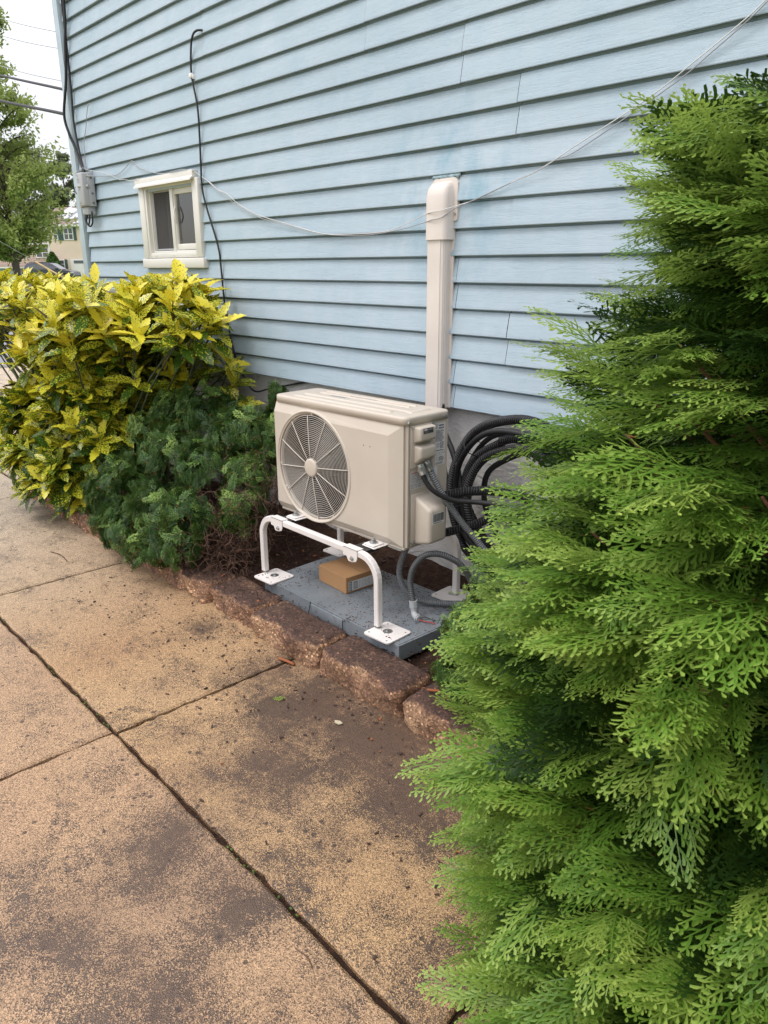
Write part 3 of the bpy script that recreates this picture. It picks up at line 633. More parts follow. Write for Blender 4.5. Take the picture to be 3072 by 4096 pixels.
bmesh.ops.bevel(b, geom=[e for e in b.edges if abs(e.verts[0].co.z-e.verts[1].co.z) > .1], offset=.010, segments=4, affect='EDGES', profile=.5)
body = MB().bm(b).build('cabinet', 'ac', ac, True); bool_cut(body, [cyl_cut()])
# front panel: raised flat face chamfered at top, right and bottom
q0 = [(.003, .003), (AW-.012, .001), (AW-.012, AH-.004), (.003, AH-.004)]; q1 = [(.0031, .030), (.688, .028), (.688, .424), (.0031, .428)]
mb = MB(); mb.add([(a, .0127, c) for a, c in q0]+[(a, .004, c) for a, c in q0]+[(a, -.011, c) for a, c in q1],
       [[0, 3, 2, 1], [8, 9, 10, 11], [4, 5, 9, 8], [5, 6, 10, 9], [6, 7, 11, 10], [7, 4, 8, 11], [0, 1, 5, 4], [1, 2, 6, 5], [2, 3, 7, 6], [3, 0, 4, 7]])
fp = mb.build('front_panel', 'ac', ac, True)
bb_ = bmesh.new(); bb_.from_mesh(fp.data); bmesh.ops.recalc_face_normals(bb_, faces=bb_.faces); bb_.to_mesh(fp.data); bb_.free()
bool_cut(fp, [cyl_cut()])
mb = MB(); mb.lathe([(.238, .008), (.236, -.010), (.2325, -.0155), (.229, -.015), (.2225, -.004), (.2165, .004), (.2155, .010)], (FC[0], 0, FC[1]), 'y', 128); mb.build('fan_shroud', 'ac', ac, True)
mb = MB(); mb.lathe([(.2155, .0095), (.215, .03), (.215, .16)], (FC[0], 0, FC[1]), 'y', 64); mb.build('fan_housing', 'dark', ac, True)  # near-black colour stands in for the shade deep in the fan opening
mb = MB(); mb.cyl((FC[0], .150, FC[1]), (FC[0], .168, FC[1]), .214, 64, 0)
mb.build('condenser_coil', 'coilfin', ac, True)
mb = MB()
for k in range(3):
    a0 = 2*PI*k/3+.5; V = []; n = 12
    for i in range(n+1):
        th = a0+1.75*i/n
        for r_, tw in ((.05, .4), (.10, .7), (.155, .95), (.198, 1.0)):
            lag = (r_-.05)*2.2
            V.append((FC[0]+r_*math.cos(th+lag), .105-.062*(i/n-.5)*tw, FC[1]+r_*math.sin(th+lag)))
    mb.add(V, [[i*4+j, (i+1)*4+j, (i+1)*4+j+1, i*4+j+1] for i in range(n) for j in range(3)], 0, None, True)
mb.cyl((FC[0], .06, FC[1]), (FC[0], .14, FC[1]), .055, 32)
mb.build('fan', 'fan', ac, True)
grl = MB(); 
rings = [.0425+.0078*i for i in range(23)]
def gy(r): return -.014+.010*(r/.214)**2
for r_ in rings:
    V = []; F = []; N = 96; sc = 5; wr = .0010 if r_ < .21 else .0022
    for i in range(N):
        th = 2*PI*i/N
        for k in range(sc):
            ph = 2*PI*k/sc
            V.append((FC[0]+(r_+wr*math.cos(ph))*math.cos(th), gy(r_)+wr*math.sin(ph), FC[1]+(r_+wr*math.cos(ph))*math.sin(th)))
    grl.add(V, [[i*sc+k, i*sc+(k+1) % sc, ((i+1) % N)*sc+(k+1) % sc, ((i+1) % N)*sc+k] for i in range(N) for k in range(sc)], 0, None, True)
for k in range(12):
    th = 2*PI*k/12+.12; pts = [(FC[0]+r_*math.cos(th), gy(r_)-.0032, FC[1]+r_*math.sin(th)) for r_ in (.030, .08, .13, .18, .218)]
    grl.tube(pts, .0019, 5)
gr_ = grl.build('fan_grille', 'grille', ac, True)
mb = MB(); mb.lathe([(.0, -.0245), (.030, -.0245), (.036, -.023), (.0385, -.019), (.0385, -.010)], (FC[0], 0, FC[1]), 'y', 48); mb.build('grille_hub', 'ac', gr_, True)
for th in (90.5, -86, 185, -2, 32, 122, 212, 302):
    mb = MB(); mb.cyl((FC[0]+.2205*math.cos(R(th)), -.006, FC[1]+.2205*math.sin(R(th))), (FC[0]+.2205*math.cos(R(th)), .0, FC[1]+.2205*math.sin(R(th))), .0045, 10); mb.build('screw', 'grille', gr_, True)
# lid
lid = MB(); b = bmesh.new(); bmesh.ops.create_cube(b, size=1)
for v in b.verts: v.co = Vector(((v.co[0]+.5)*(AW+.012)-.006, -.002+(v.co[1]+.5)*(AD+.010), AH-.004+(v.co[2]+.5)*.030))
bmesh.ops.bevel(b, geom=[e for e in b.edges if abs(e.verts[0].co.z-e.verts[1].co.z) > .01], offset=.028, segments=6, affect='EDGES', profile=.5)
bmesh.ops.bevel(b, geom=[e for e in b.edges if e.verts[0].co.z > AH+.02 and e.verts[1].co.z > AH+.02 and len(e.link_faces) == 2], offset=.009, segments=4, affect='EDGES', profile=.5)
lid.bm(b, 0, True)
LT = AH+.026
for (x0, x1, y0, y1) in ((.085, .655, .030, .060), (.085, .70, .085, .122), (.11, .64, .150, .172), (.11, .64, .186, .206), (.69, .725, .075, .19)):
    lid.frustum((x0, y0, LT-.002), (x1, y1, LT+.0045), (.007, .007, .007, .007), 0, .002, axis=2, seg=2)
ld = lid.build('top_cover', 'ac', ac, True)
for (x0, x1, y0, y1) in ((.20, .31, .125, .148), (.27, .44, .174, .184)):
    mb = MB(); mb.box((x0, y0, LT), (x1, y1, LT+.0008), 0)
    for r_ in range(3):
        x = x0+.004
        while x < x1-.012:
            L = random.uniform(.004, .012); mb.box((x, y0+.003+r_*(y1-y0-.004)/3, LT+.001), (x+L, y0+.003+r_*(y1-y0-.004)/3+.0022, LT+.0014), 1); x += L+.002
    mb.build('caution_sticker', [simple('faded_paper', (.50, .50, .50), .5, var=.05), 'inkgrey'], ld, True)
# seams on the side and posts
mb = MB()
mb.box((AW-.0002, .0125, .002), (AW+.0016, .021, .462), 0, .0008); mb.box((AW-.0002, .0235, .002), (AW+.0014, .0265, .462), 0, .0006)
mb.box((AW-.0002, .228, .002), (AW+.0014, .231, .462), 0, .0006)
mb.build('corner_post', 'ac', ac, True)
mb = MB()
for y in (.0225, .0275): mb.box((AW+.0001, y, .003), (AW+.0007, y+.0008, .464))
mb.box((AW-.019, .0118, .002), (AW-.0175, .0124, .466)); mb.build('panel_seam', 'dark', ac, True)
# service cover with two bulges
mb = MB()
mb.box((AW-.001, .027, .306), (AW+.0045, .147, .466), 0, .002)
mb.frustum((AW+.003, .037, .398), (AW+.036, .135, .462), (.010, .006, .012, .003), 0, .008)
mb.frustum((AW+.003, .040, .318), (AW+.034, .138, .394), (.010, .006, .026, .010), 0, .008)
sc_ = mb.build('service_cover', 'ac', ac, True)
mb = MB(); X = AW+.0365; mb.box((X-.001, .058, .436), (X+.0003, .110, .455), 0); mb.box((X+.0003, .061, .4475), (X+.0006, .078, .4525), 1); mb.box((X+.0003, .081, .4475), (X+.0006, .106, .4520), 2)
for i in range(3): mb.box((X+.0003, .062, .4385+i*.0028), (X+.0006, .062+.02+.006*(i % 2), .4395+i*.0028), 2)
mb.build('brand_badge', ['ink', 'paper', 'inkgrey'], sc_, True)
for (y, z) in ((.032, .459), (.143, .460)): MB().cyl((AW+.004, y, z), (AW+.008, y, z), .0045, 12).build('screw', 'steel', sc_, True)
# rating plate
def text_lines(mb, y0, y1, z0, z1, n, mi, X, seed, gap=.0012, fill=.92):
    rr = random.Random(seed); h = (z1-z0)/n
    for i in range(n):
        y = y0; end = y0+(y1-y0)*rr.uniform(.75, 1.0)*fill
        while y < end-.002:
            L = min(rr.uniform(.002, .009), end-y); mb.box((X, y, z0+h*i+h*.22), (X+.0003, y+L, z0+h*i+h*.72), mi); y += L+gap
mb = MB(); X = AW+.0012; mb.box((AW, .164, .293), (X, .217, .453), 0)
rr = random.Random(5); y = .185
for zz, hh in ((.444, .006), (.434, .006)):
    y = .180
    while y < .210:
        wd = rr.choice((.0007, .0012, .0018)); mb.box((X, y, zz-.002), (X+.0003, y+wd, zz+hh-.002), 1); y += wd+rr.choice((.0008, .0013))
text_lines(mb, .166, .176, .432, .451, 4, 1, X, 3)
text_lines(mb, .166, .215, .384, .429, 10, 1, X, 4, .0016)
text_lines(mb, .189, .215, .356, .382, 6, 1, X, 6, .0016)
mb.lathe([(.0080, 0), (.0080, .0004), (.0066, .0004), (.0066, 0)], (X, .177, .370), 'x', 24, 1)
text_lines(mb, .166, .215, .347, .353, 1, 1, X, 9)
for (yy, zz) in ((.168, .330), (.168, .312), (.186, .330), (.203, .336)):
    mb.box((X, yy, zz), (X+.0003, yy+.011, zz+.0008), 1); mb.box((X, yy, zz+.011), (X+.0003, yy+.011, zz+.0118), 1); mb.box((X, yy, zz), (X+.0003, yy+.0008, zz+.011), 1); mb.box((X, yy+.0102, zz), (X+.0003, yy+.011, zz+.011), 1)
text_lines(mb, .183, .214, .308, .326, 4, 1, X, 10); text_lines(mb, .166, .214, .296, .305, 2, 1, X, 12)
Mx = Matrix.Translation((X+.0004, .1715, .3680)) @ Matrix(((0, 0, 1, 0), (1, 0, 0, 0), (0, 1, 0, 0), (0, 0, 0, 1)))
v, f = text_mb('ETL', .0058, Mx); mb.add(v, f, 1)
mb.build('rating_plate', ['paper', 'ink'], ac, True)
mb = MB(); mb.box((AW, .0285, .2245), (X, .176, .2905), 0)
L2 = ['WARNING: DO NOT OPEN', 'CAUTION: THIS EQUIPMENT', 'SHALL BE INSTALLED IN', 'ACCORDANCE WITH LAW', 'CUT OFF ALL POWER', 'BEFORE SERVICING UNIT', 'RISK OF FIRE OR SHOCK']
for i, s_ in enumerate(L2):
    Mx = Matrix.Translation((X+.0004, .031, .2812-i*.0089)) @ Matrix(((0, 0, 1, 0), (1, 0, 0, 0), (0, 1, 0, 0), (0, 0, 0, 1)))
    v, f = text_mb(s_, .0098, Mx); mb.add(v, f, 1)
mb.box((X+.0004, .031, .2878), (X+.0008, .06, .2895), 2)
for a0 in range(4):
    c = [(0, .009), (.008, 0), (0, -.009), (-.008, 0)]; p, q = c[a0], c[(a0+1) % 4]
    mb.tube([(X+.0006, .163+p[0], .252+p[1]), (X+.0006, .163+q[0], .252+q[1])], .0006, 4, 2)
mb.build('warning_label', ['paper', 'ink', 'red'], ac, True)
# valve cover
mb = MB(); mb.box((AW-.0005, .029, .003), (AW+.004, .188, .206), 0, .003, 2)
mb.frustum((AW+.001, .047, .006), (AW+.080, .188, .200), (.006, .042, .018, .044), 0, .014, seg=4)
vc = mb.build('valve_cover', 'ac', ac, True)
mb = MB(); X = AW+.0803; mb.box((X-.0006, .064, .098), (X+.0002, .130, .141), 0)
rr = random.Random(11); y = .068
while y < .1255:
    wd = rr.choice((.0008, .0014, .0022)); mb.box((X+.0002, y, .108), (X+.0005, y+wd, .1385), 1); y += wd+rr.choice((.0009, .0014, .0018))
Mx = Matrix.Translation((X+.0004, .070, .1015)) @ Matrix(((0, 0, 1, 0), (1, 0, 0, 0), (0, 1, 0, 0), (0, 0, 0, 1)))
text_lines(mb, .070, .126, .1005, .1055, 1, 1, X+.0002, 5)
mb.build('barcode_sticker', ['paper', 'ink'], vc, True)
mb = MB(); mb.cyl((AW+.003, .036, .018), (AW+.009, .036, .018), .0075, 16); mb.cyl((AW+.009, .036, .018), (AW+.011, .036, .018), .0045, 6); mb.build('cover_screw', 'steel', vc, True)
for p in ((AW+.0065, .014, AH+.005), (AW+.0065, .205, AH+.005)): MB().cyl((p[0]-.003, p[1], p[2]), (p[0]+.003, p[1], p[2]), .005, 12).build('screw', 'steel', ld, True)
for x in (.557, .592): MB().cyl((x, -.0109, .368), (x, -.0116, .368), .0022, 10).build('screw_hole', 'dark', fp, True)
for x in (.02, .48): MB().cyl((x, -.004, .012), (x, .006, .012), .004, 10).build('screw', 'steel', fp, True)
# base pan lip
mb = MB(); mb.box((.004, .006, -.012), (AW-.01, AD-.004, .001), 0, .004); mb.build('base_pan', 'ac', ac, True)
# water beads
mb = MB(); rr = random.Random(2)
for i in range(170):
    if rr.random() < .45: p = (rr.uniform(.692, .742), .012-.017*max(0, min(1, (.745-rr.uniform(.69, .745))/.055)), rr.uniform(.02, .45)); p = (p[0], .0035-.0145*((.745-p[0])/.057), p[2])
    elif rr.random() < .6: p = (rr.uniform(.02, .74), rr.uniform(.01, .23), LT)
    else: p = (AW+.080, rr.uniform(.058, .135), rr.uniform(.03, .15))
    r_ = rr.uniform(.0005, .0011); b = bmesh.new(); bmesh.ops.create_icosphere(b, subdivisions=1, radius=r_); mb.bm(b, 0, True, Matrix.Translation(p))
o = mb.build('rain_drops', simple('water_bead', (.60, .58, .55), .05, var=.02), ac, True); o['kind'] = 'stuff'
# mounting feet with bolts
foot_w = [(-2.475, -.600), (-2.000, -.585)]
for (fx, fy) in foot_w:
    mb = MB(); mb.box((fx-.035, fy-.030, .428), (fx+.035, fy+.10, .434), 0, .003); mb.box((fx-.028, fy-.028, .434), (fx+.028, fy+.03, .440), 0, .003)
    ft = mb.build('mounting_foot', 'stand', ac)
    mb = MB(); mb.cyl((fx, fy, .440), (fx, fy, .4435), .017, 24, 0); mb.cyl((fx, fy, .4435), (fx, fy, .455), .0105, 6, 0, False); mb.cyl((fx, fy, .455), (fx, fy, .461), .004, 10); mb.build('foot_bolt', 'steel', ft)
# electrical fittings
def ac_pt(x, y, z): return OX+Vector((math.cos(AA)*x-math.sin(AA)*y, math.sin(AA)*x+math.cos(AA)*y, z))
for (y, z, d) in ((.058, .322, Vector((.35, .12, -1))), (.090, .330, Vector((.35, .30, -1)))):
    d.normalize(); a = ac_pt(AW+.020, y, z); mb = MB()
    mb.cyl(a, a+d*.012, .013, 16); mb.cyl(a+d*.010, a+d*.026, .0165, 6, 0, False); mb.cyl(a+d*.026, a+d*.040, .0145, 16)
    mb.build('cable_gland', 'steel', ac)
# ------------------------------------------------------------------ stand
st = thing('ac_stand', 'white steel tube stand with four square foot plates under the air conditioner', 'stand', (-2.26, -.45, .147))
def bent(y, xl, xr, zt, name):
    r_ = .085; pts = [(xl, y, .163)]
    pts += [(xl, y, zt-r_)]
    for i in range(1, 9): a = PI-PI/2*i/8; pts.append((xl+r_+r_*math.cos(a), y, zt-r_+r_*math.sin(a)))
    for i in range(0, 9): a = PI/2-PI/2*i/8; pts.append((xr-r_+r_*math.cos(a), y, zt-r_+r_*math.sin(a)))
    pts.append((xr, y, .163))
    # rounded square tube
    mb = MB(); P = [Vector(p) for p in pts]; n = len(P); hw = .0125; c = .003
    sq = [(-hw, -hw+c), (-hw+c, -hw), (hw-c, -hw), (hw, -hw+c), (hw, hw-c), (hw-c, hw), (-hw+c, hw), (-hw, hw-c)]; V = []
    for i in range(n):
        t = (P[min(i+1, n-1)]-P[max(0, i-1)]).normalized(); a = Vector((0, 1, 0)); bb = t.cross(a)
        V += [P[i]+a*s_[0]+bb*s_[1] for s_ in sq]
    k = len(sq); mb.add(V, [[i*k+j, i*k+(j+1) % k, (i+1)*k+(j+1) % k, (i+1)*k+j] for i in range(n-1) for j in range(k)]+[list(range(k)), [(n-1)*k+j for j in range(k)][::-1]])
    return mb.build(name, 'stand', st)
XL, XRr = -2.628, -1.884
bent(-.670, XL, XRr, .423, 'front_rail'); bent(-.235, XL, XRr, .423, 'rear_rail')
for (x, y, px, py) in ((XL, -.670, XL+.065, -.670), (XRr, -.670, XRr+.052, -.672), (XL, -.235, XL+.02, -.25), (XRr, -.235, XRr-.01, -.245)):
    mb = MB(); b = bmesh.new(); bmesh.ops.create_cube(b, size=1)
    for v in b.verts: v.co = Vector((v.co[0]*.130, v.co[1]*.130, v.co[2]*.005))
    bmesh.ops.bevel(b, geom=[e for e in b.edges if abs(e.verts[0].co.z-e.verts[1].co.z) > .003], offset=.014, segments=4, affect='EDGES', profile=.5)
    mb.bm(b, 0, False, Matrix.Translation((px, py, .1515)) @ Matrix.Rotation(AA+.02, 4, 'Z'))
    pl_ = mb.build('foot_plate', 'stand', st)
    mb = MB(); mb.box((px-.059, py-.059, .1472), (px+.059, py+.059, .1489)); mb.build('rubber_mat', 'rubber', pl_)
    mb = MB(); mb.cyl((px-.004, py+.006, .1539), (px-.004, py+.006, .1550), .019, 24); mb.cyl((px-.004, py+.006, .155), (px-.004, py+.006, .159), .006, 6, 0, False)
    mb.build('washer', 'steel', pl_); mb = MB(); mb.cyl((x, y, .1545), (x, y, .1570), .012, 20); mb.cyl((x, y, .157), (x, y, .166), .0075, 6, 0, False); mb.build('levelling_bolt', 'steel', pl_)
    for sx_ in (-1, 1):
        for sy_ in (-1, 1): MB().cyl((px+sx_*.048, py+sy_*.048, .1539), (px+sx_*.048, py+sy_*.048, .1543), .0032, 10).build('bolt_hole', 'dark', pl_)
for x in (-2.500, -2.022):
    mb = MB(); mb.box((x-.022, -.655, .4085), (x+.022, -.22, .4115)); mb.box((x-.022, -.655, .4085), (x-.019, -.22, .425)); mb.box((x+.019, -.655, .4085), (x+.022, -.22, .425)); mb.build('cross_rail', 'stand', st)
    for y, s_ in ((-.670, 1), (-.235, -1)):
        mb = MB(); mb.prism([(x-.040, .4385), (x+.040, .4385), (x+.040, .405), (x+.034, .393), (x+.012, .385), (x-.010, .385), (x-.020, .402), (x-.040, .404)], y-.0165*s_, y-.0135*s_, 0, 'xz')
        mb.box((x-.040, y-.0165, .4360), (x+.040, y+.0165, .4388)); cl = mb.build('clamp_bracket', 'stand', st)
        mb = MB(); mb.cyl((x+.012, y-.0165*s_, .400), (x+.012, y-.0185*s_, .400), .0095, 16); mb.cyl((x+.012, y-.0185*s_, .400), (x+.012, y-.024*s_, .400), .006, 6, 0, False); mb.build('clamp_bolt', 'steel', cl)
    for y in (-.605, -.35):
        mb = MB()
        for i in range(4): mb.box((x-.002-.036, y-.034-.004*(i % 2), .4130+i*.0037), (x+.0+.040+.002*(i % 2), y+.03, .4130+i*.0037+.0027), 0, .001)
        mb.build('rubber_damper', 'rubber', st)

# ------------------------------------------------------------------ pad, carton
pd = thing('equipment_pad', 'grey-blue plastic equipment pad littered with needles beneath the stand', 'pad', (-2.15, -.48, .08))
mb = MB(); mb.prism([(-2.585, -.705), (-1.735, -.705), (-1.725, -.26), (-2.60, -.27)], .085, .145, 0, 'xy')
mb.prism([(-2.575, -.697), (-1.743, -.697), (-1.733, -.268), (-2.59, -.278)], .145, .1470, 0, 'xy')
mb.box((-2.25, -.709, .088), (-2.05, -.704, .139), 0, .002)
mb.build('pad_slab', 'pad', pd)
mb = MB(); mb.tube([(-2.255, -.706, .146), (-2.25, -.7135, .13), (-2.262, -.7135, .09)], .0018, 4); mb.build('crack', 'dark', pd); mb = MB(); mb.tube([(-2.04, -.67, .1473), (-2.03, -.70, .1473), (-2.045, -.7135, .13), (-2.04, -.7135, .09)], .0013, 4); mb.build('crack', 'dark', pd)
cb = thing('cardboard_box', 'brown cardboard box with a white printed label lying on the pad', 'box', (-2.30, -.48, .1475), .0)
Mc = Matrix.Translation((-2.206, -.556, .148)) @ Matrix.Rotation(R(-3), 4, 'Z')
Bw, Bd, Bh = .196, .185, .072
mb = MB(); mb.box((-Bw, 0, 0), (0, Bd, Bh), 0, .0015, 1, Mc, False); mb.build('carton', 'card', cb)
mb = MB(); mb.box((-Bw+.002, Bd*.5-.0006, Bh), (-.002, Bd*.5+.0006, Bh+.0008), 0, 0, 1, Mc); mb.build('tape_seam', 'carddark', cb); mb = MB(); mb.prism([(-.012, .035), (.0008, .028), (.0008, .07), (-.006, .06)], Bh, Bh+.0012, 0, 'xy')
me = mb.build('flap_seam', 'carddark', cb)
mb = MB(); X = .0010
mb.box((0, .014, .008), (X, .158, .050), 0, 0, 1, Mc); mb.box((X, .016, .009), (X+.0003, .030, .049), 1, 0, 1, Mc); mb.box((X, .038, .013), (X+.0003, .060, .046), 2, 0, 1, Mc); mb.box((X+.0003, .041, .018), (X+.0006, .057, .041), 3, 0, 1, Mc)
rr = random.Random(8)
for i in range(6):
    y = .066
    while y < .15:
        L = rr.uniform(.004, .014); mb.box((X, y, .014+i*.0055), (X+.0003, min(.152, y+L), .0165+i*.0055), 3, 0, 1, Mc); y += L+rr.uniform(.002, .01)
for i in range(5): mb.box((X+.0003, .019, .013+i*.007), (X+.0006, .027, .016+i*.007), 0, 0, 1, Mc)
mb.build('shipping_label', ['paper', 'teal', 'inkgrey', 'utilgrey'], cb)

# ------------------------------------------------------------------ line set coil and conduits
coil = thing('line_set_coil', 'coil of black sleeved refrigerant pipes leaning on the grey foundation wall', 'pipe coil', (-1.72, -.1, .1))
for i, (cx, cz, r_, y, mt_, rad) in enumerate(((-1.70, .575, .315, -.085, 'braid', .019), (-1.69, .565, .285, -.125, 'blk', .012), (-1.69, .545, .262, -.075, 'braid', .019), (-1.67, .55, .235, -.12, 'braid', .018), (-1.70, .53, .300, -.045, 'blk', .011), (-1.66, .54, .215, -.06, 'blk', .012))):
    pts = [(cx+r_*1.12*math.cos(2*PI*k/40+i), y+.012*math.sin(k*.5+i), cz+r_*math.sin(2*PI*k/40+i)+.006*math.sin(k*.9+i*2)) for k in range(41)]
    mb = MB(); mb.tube(pts, rad, 12, 0, 2); mb.build('pipe_turn', mt_, coil)
for th in (2.45, 1.2, 3.4):
    mb = MB(); c = Vector((-1.69+.285*1.12*math.cos(th), -.085, .56+.285*math.sin(th))); mb.tube([c+Vector((math.cos(a)*.045*math.cos(th), .055*math.sin(a), math.cos(a)*.045*math.sin(th))) for a in [k*PI/8 for k in range(17)]], .0025, 5); mb.build('cable_tie', 'blk', coil)
def cab2(name, label, pts, r, mt, cat, sec=10, sm=8): mb = MB(); mb.tube(pts, r, sec, 0, sm); return tag(mb.build(name, mt), label, cat)
cab2('refrigerant_pipe', 'black sleeved pipe dropping from the ivory cover to behind the unit', [(-2.185, -.042, .90), (-2.180, -.045, .86), (-2.165, -.05, .78), (-2.13, -.07, .65), (-2.06, -.09, .48), (-1.95, -.12, .32), (-1.78, -.13, .24)], .017, 'braid', 'pipe')
cab2('refrigerant_pipe', 'thinner black pipe beside the right end of the unit', [(-2.158, -.045, .89), (-2.14, -.06, .80), (-2.06, -.08, .70), (-2.00, -.10, .60), (-1.95, -.12, .45), (-1.86, -.13, .34), (-1.70, -.12, .28)], .012, 'blk', 'pipe')
cab2('drain_hose', 'white corrugated hose end showing below the ivory cover', [(-2.222, -.042, .90), (-2.222, -.045, .86), (-2.218, -.06, .80), (-2.23, -.07, .6), (-2.23, -.08, .3)], .012, 'corrw', 'hose')
g1 = ac_pt(AW+.020, .058, .322)+Vector((.35, .12, -1)).normalized()*.036; g2 = ac_pt(AW+.020, .090, .330)+Vector((.35, .30, -1)).normalized()*.036
cab2('power_cable', 'black cable from the unit gland curving toward the pipe coil', [g1, g1+Vector((.010, .006, -.03)), g1+Vector((.035, .03, -.070)), g1+Vector((.075, .09, -.105)), g1+Vector((.13, .16, -.115)), g1+Vector((.22, .22, -.12))], .0095, 'blk', 'cable')
cab2('flexible_conduit', 'grey ribbed conduit from the unit gland running down past the valve cover', [g2, g2+Vector((.012, .010, -.035)), g2+Vector((.040, .04, -.11)), g2+Vector((.075, .09, -.20)), g2+Vector((.115, .14, -.28)), g2+Vector((.17, .18, -.36))], .0125, 'flex', 'conduit')
for a_, rr_ in ((0, .018), (.05, .017)):
    cab2('refrigerant_pipe', 'black pipe leaving the valve cover toward the coil, '+('upper' if a_ == 0 else 'lower')+' of the pair', [(-1.885, -.38, .60-a_*3), (-1.84, -.33, .615-a_*3), (-1.79, -.26, .625-a_*2.8), (-1.72, -.18, .62-a_*2), (-1.60, -.13, .60-a_*2)], rr_, 'braid', 'pipe')
cab2('conduit_loop', 'dark grey conduit hanging from under the unit in a wide loop onto the pad', [(-1.93, -.42, .45), (-1.955, -.45, .40), (-1.985, -.46, .31), (-1.978, -.46, .25), (-1.945, -.44, .195), (-1.90, -.40, .170), (-1.84, -.35, .165), (-1.78, -.30, .168), (-1.70, -.28, .19)], .0125, 'flex', 'conduit')
fx = thing('flexible_conduit', 'free grey conduit arching over and ending in an elbow with loose wires', 'conduit', (-1.83, -.5, .155))
mb = MB(); mb.tube([(-1.868, -.50, .205), (-1.880, -.50, .25), (-1.885, -.50, .30), (-1.868, -.495, .36), (-1.835, -.47, .405), (-1.79, -.43, .41), (-1.75, -.38, .375), (-1.735, -.34, .32), (-1.73, -.30, .24), (-1.72, -.28, .18)], .0122, 12, 0, 8); mb.build('sleeve', 'flexdk', fx)
mb = MB(); mb.cyl((-1.869, -.50, .216), (-1.865, -.50, .188), .0170, 8, 0, False); mb.cyl((-1.865, -.50, .19), (-1.862, -.502, .178), .0135, 16); mb.build('coupling_nut', 'pvc', fx)
mb = MB(); mb.tube([(-1.863, -.50, .182), (-1.858, -.505, .168), (-1.846, -.510, .160), (-1.83, -.513, .159)], .0125, 14, 0, 5); mb.cyl((-1.833, -.513, .159), (-1.826, -.514, .159), .0165, 18); mb.cyl((-1.826, -.514, .159), (-1.820, -.515, .159), .0135, 18); mb.build('elbow', 'pvc', fx)
for c_, pts in (('red', [(-1.822, -.515, .158), (-1.80, -.51, .155), (-1.78, -.50, .156), (-1.76, -.49, .152)]), ('blk', [(-1.822, -.514, .162), (-1.80, -.50, .168), (-1.785, -.485, .16), (-1.775, -.47, .152)]), ('shutter', [(-1.822, -.513, .16), (-1.80, -.505, .162), (-1.78, -.49, .163), (-1.77, -.485, .154)])):
    mb = MB(); mb.tube(pts, .0018, 5, 0, 4); mb.build('loose_wire', c_, fx)
cable('ground_cable', 'thin black cable running along the foundation beside the shrubs', [(-3.80, -.03, .95), (-3.66, -.02, .78), (-3.5, -.0, .80), (-3.2, .02, .865), (-3.05, .02, .872)], .005, 'blk')

# ------------------------------------------------------------------ retaining blocks
def block(x0, x1, y0, y1, z1, lab, seed, rot=0):
    b = bmesh.new(); bmesh.ops.create_cube(b, size=1); bmesh.ops.bevel(b, geom=list(b.edges), offset=.0, segments=1)
    b.free(); rr = np.random.default_rng(seed); nx_, ny_, nz_ = 22, 12, 8; V = {}; L = []
    def disp(u, v_, w_):
        x, y, z = u*(x1-x0)/2, v_*(y1-y0)/2, w_*(z1+.03)/2
        # rounded superellipsoid-ish edges
        r_ = .030; hx, hy, hz = (x1-x0)/2, (y1-y0)/2, (z1+.03)/2
        cx_, cy_, cz_ = max(-hx+r_, min(hx-r_, x)), max(-hy+r_, min(hy-r_, y)), max(-hz+r_, min(hz-r_, z))
        d = Vector((x-cx_, y-cy_, z-cz_)); 
        if d.length > 1e-6: d = d.normalized()*r_
        p = Vector((cx_, cy_, cz_))+d
        n_ = math.sin(p.x*23+seed)*math.cos(p.z*31+seed*2)+.6*math.sin(p.x*57+p.z*40+seed*3)+.4*math.sin(p.x*120+p.z*90+seed)
        if v_ < -.9: p.y += .009*n_+rr.normal(0, .0025)
        else: p += Vector((rr.normal(0, .0012), rr.normal(0, .0015), .0025*math.sin(p.x*19+p.y*25+seed)+rr.normal(0, .0012)))
        return (p.x+(x0+x1)/2, p.y+(y0+y1)/2, p.z+z1/2-.015)
    mb = MB(); cache = {}
    verts = []
    def vid(i, j, k):
        if (i, j, k) not in cache: cache[(i, j, k)] = len(verts); verts.append(disp(2*i/nx_-1, 2*j/ny_-1, 2*k/nz_-1))
        return cache[(i, j, k)]
    F = []
    for i in range(nx_):
        for j in range(ny_): F += [[vid(i, j, nz_), vid(i+1, j, nz_), vid(i+1, j+1, nz_), vid(i, j+1, nz_)]]
        for k in range(nz_): F += [[vid(i, 0, k), vid(i+1, 0, k), vid(i+1, 0, k+1), vid(i, 0, k+1)], [vid(i, ny_, k), vid(i, ny_, k+1), vid(i+1, ny_, k+1), vid(i+1, ny_, k)]]
    for j in range(ny_):
        for k in range(nz_): F += [[vid(0, j, k), vid(0, j, k+1), vid(0, j+1, k+1), vid(0, j+1, k)], [vid(nx_, j, k), vid(nx_, j+1, k), vid(nx_, j+1, k+1), vid(nx_, j, k+1)]]
    mb.add(verts, F, 0, None, True); o = mb.build('retaining_block', 'block')
    return tag(o, lab, 'block', 'rough red-brown blocks edging the planting bed')
bx = [(-5.05, -4.63), (-4.61, -4.31), (-4.29, -3.69), (-3.67, -3.21), (-3.19, -2.81), (-2.79, -2.455), (-2.435, -2.01), (-1.99, -1.565), (-1.545, -1.13), (-1.11, -.69), (-.67, -.25), (-.23, .22)]
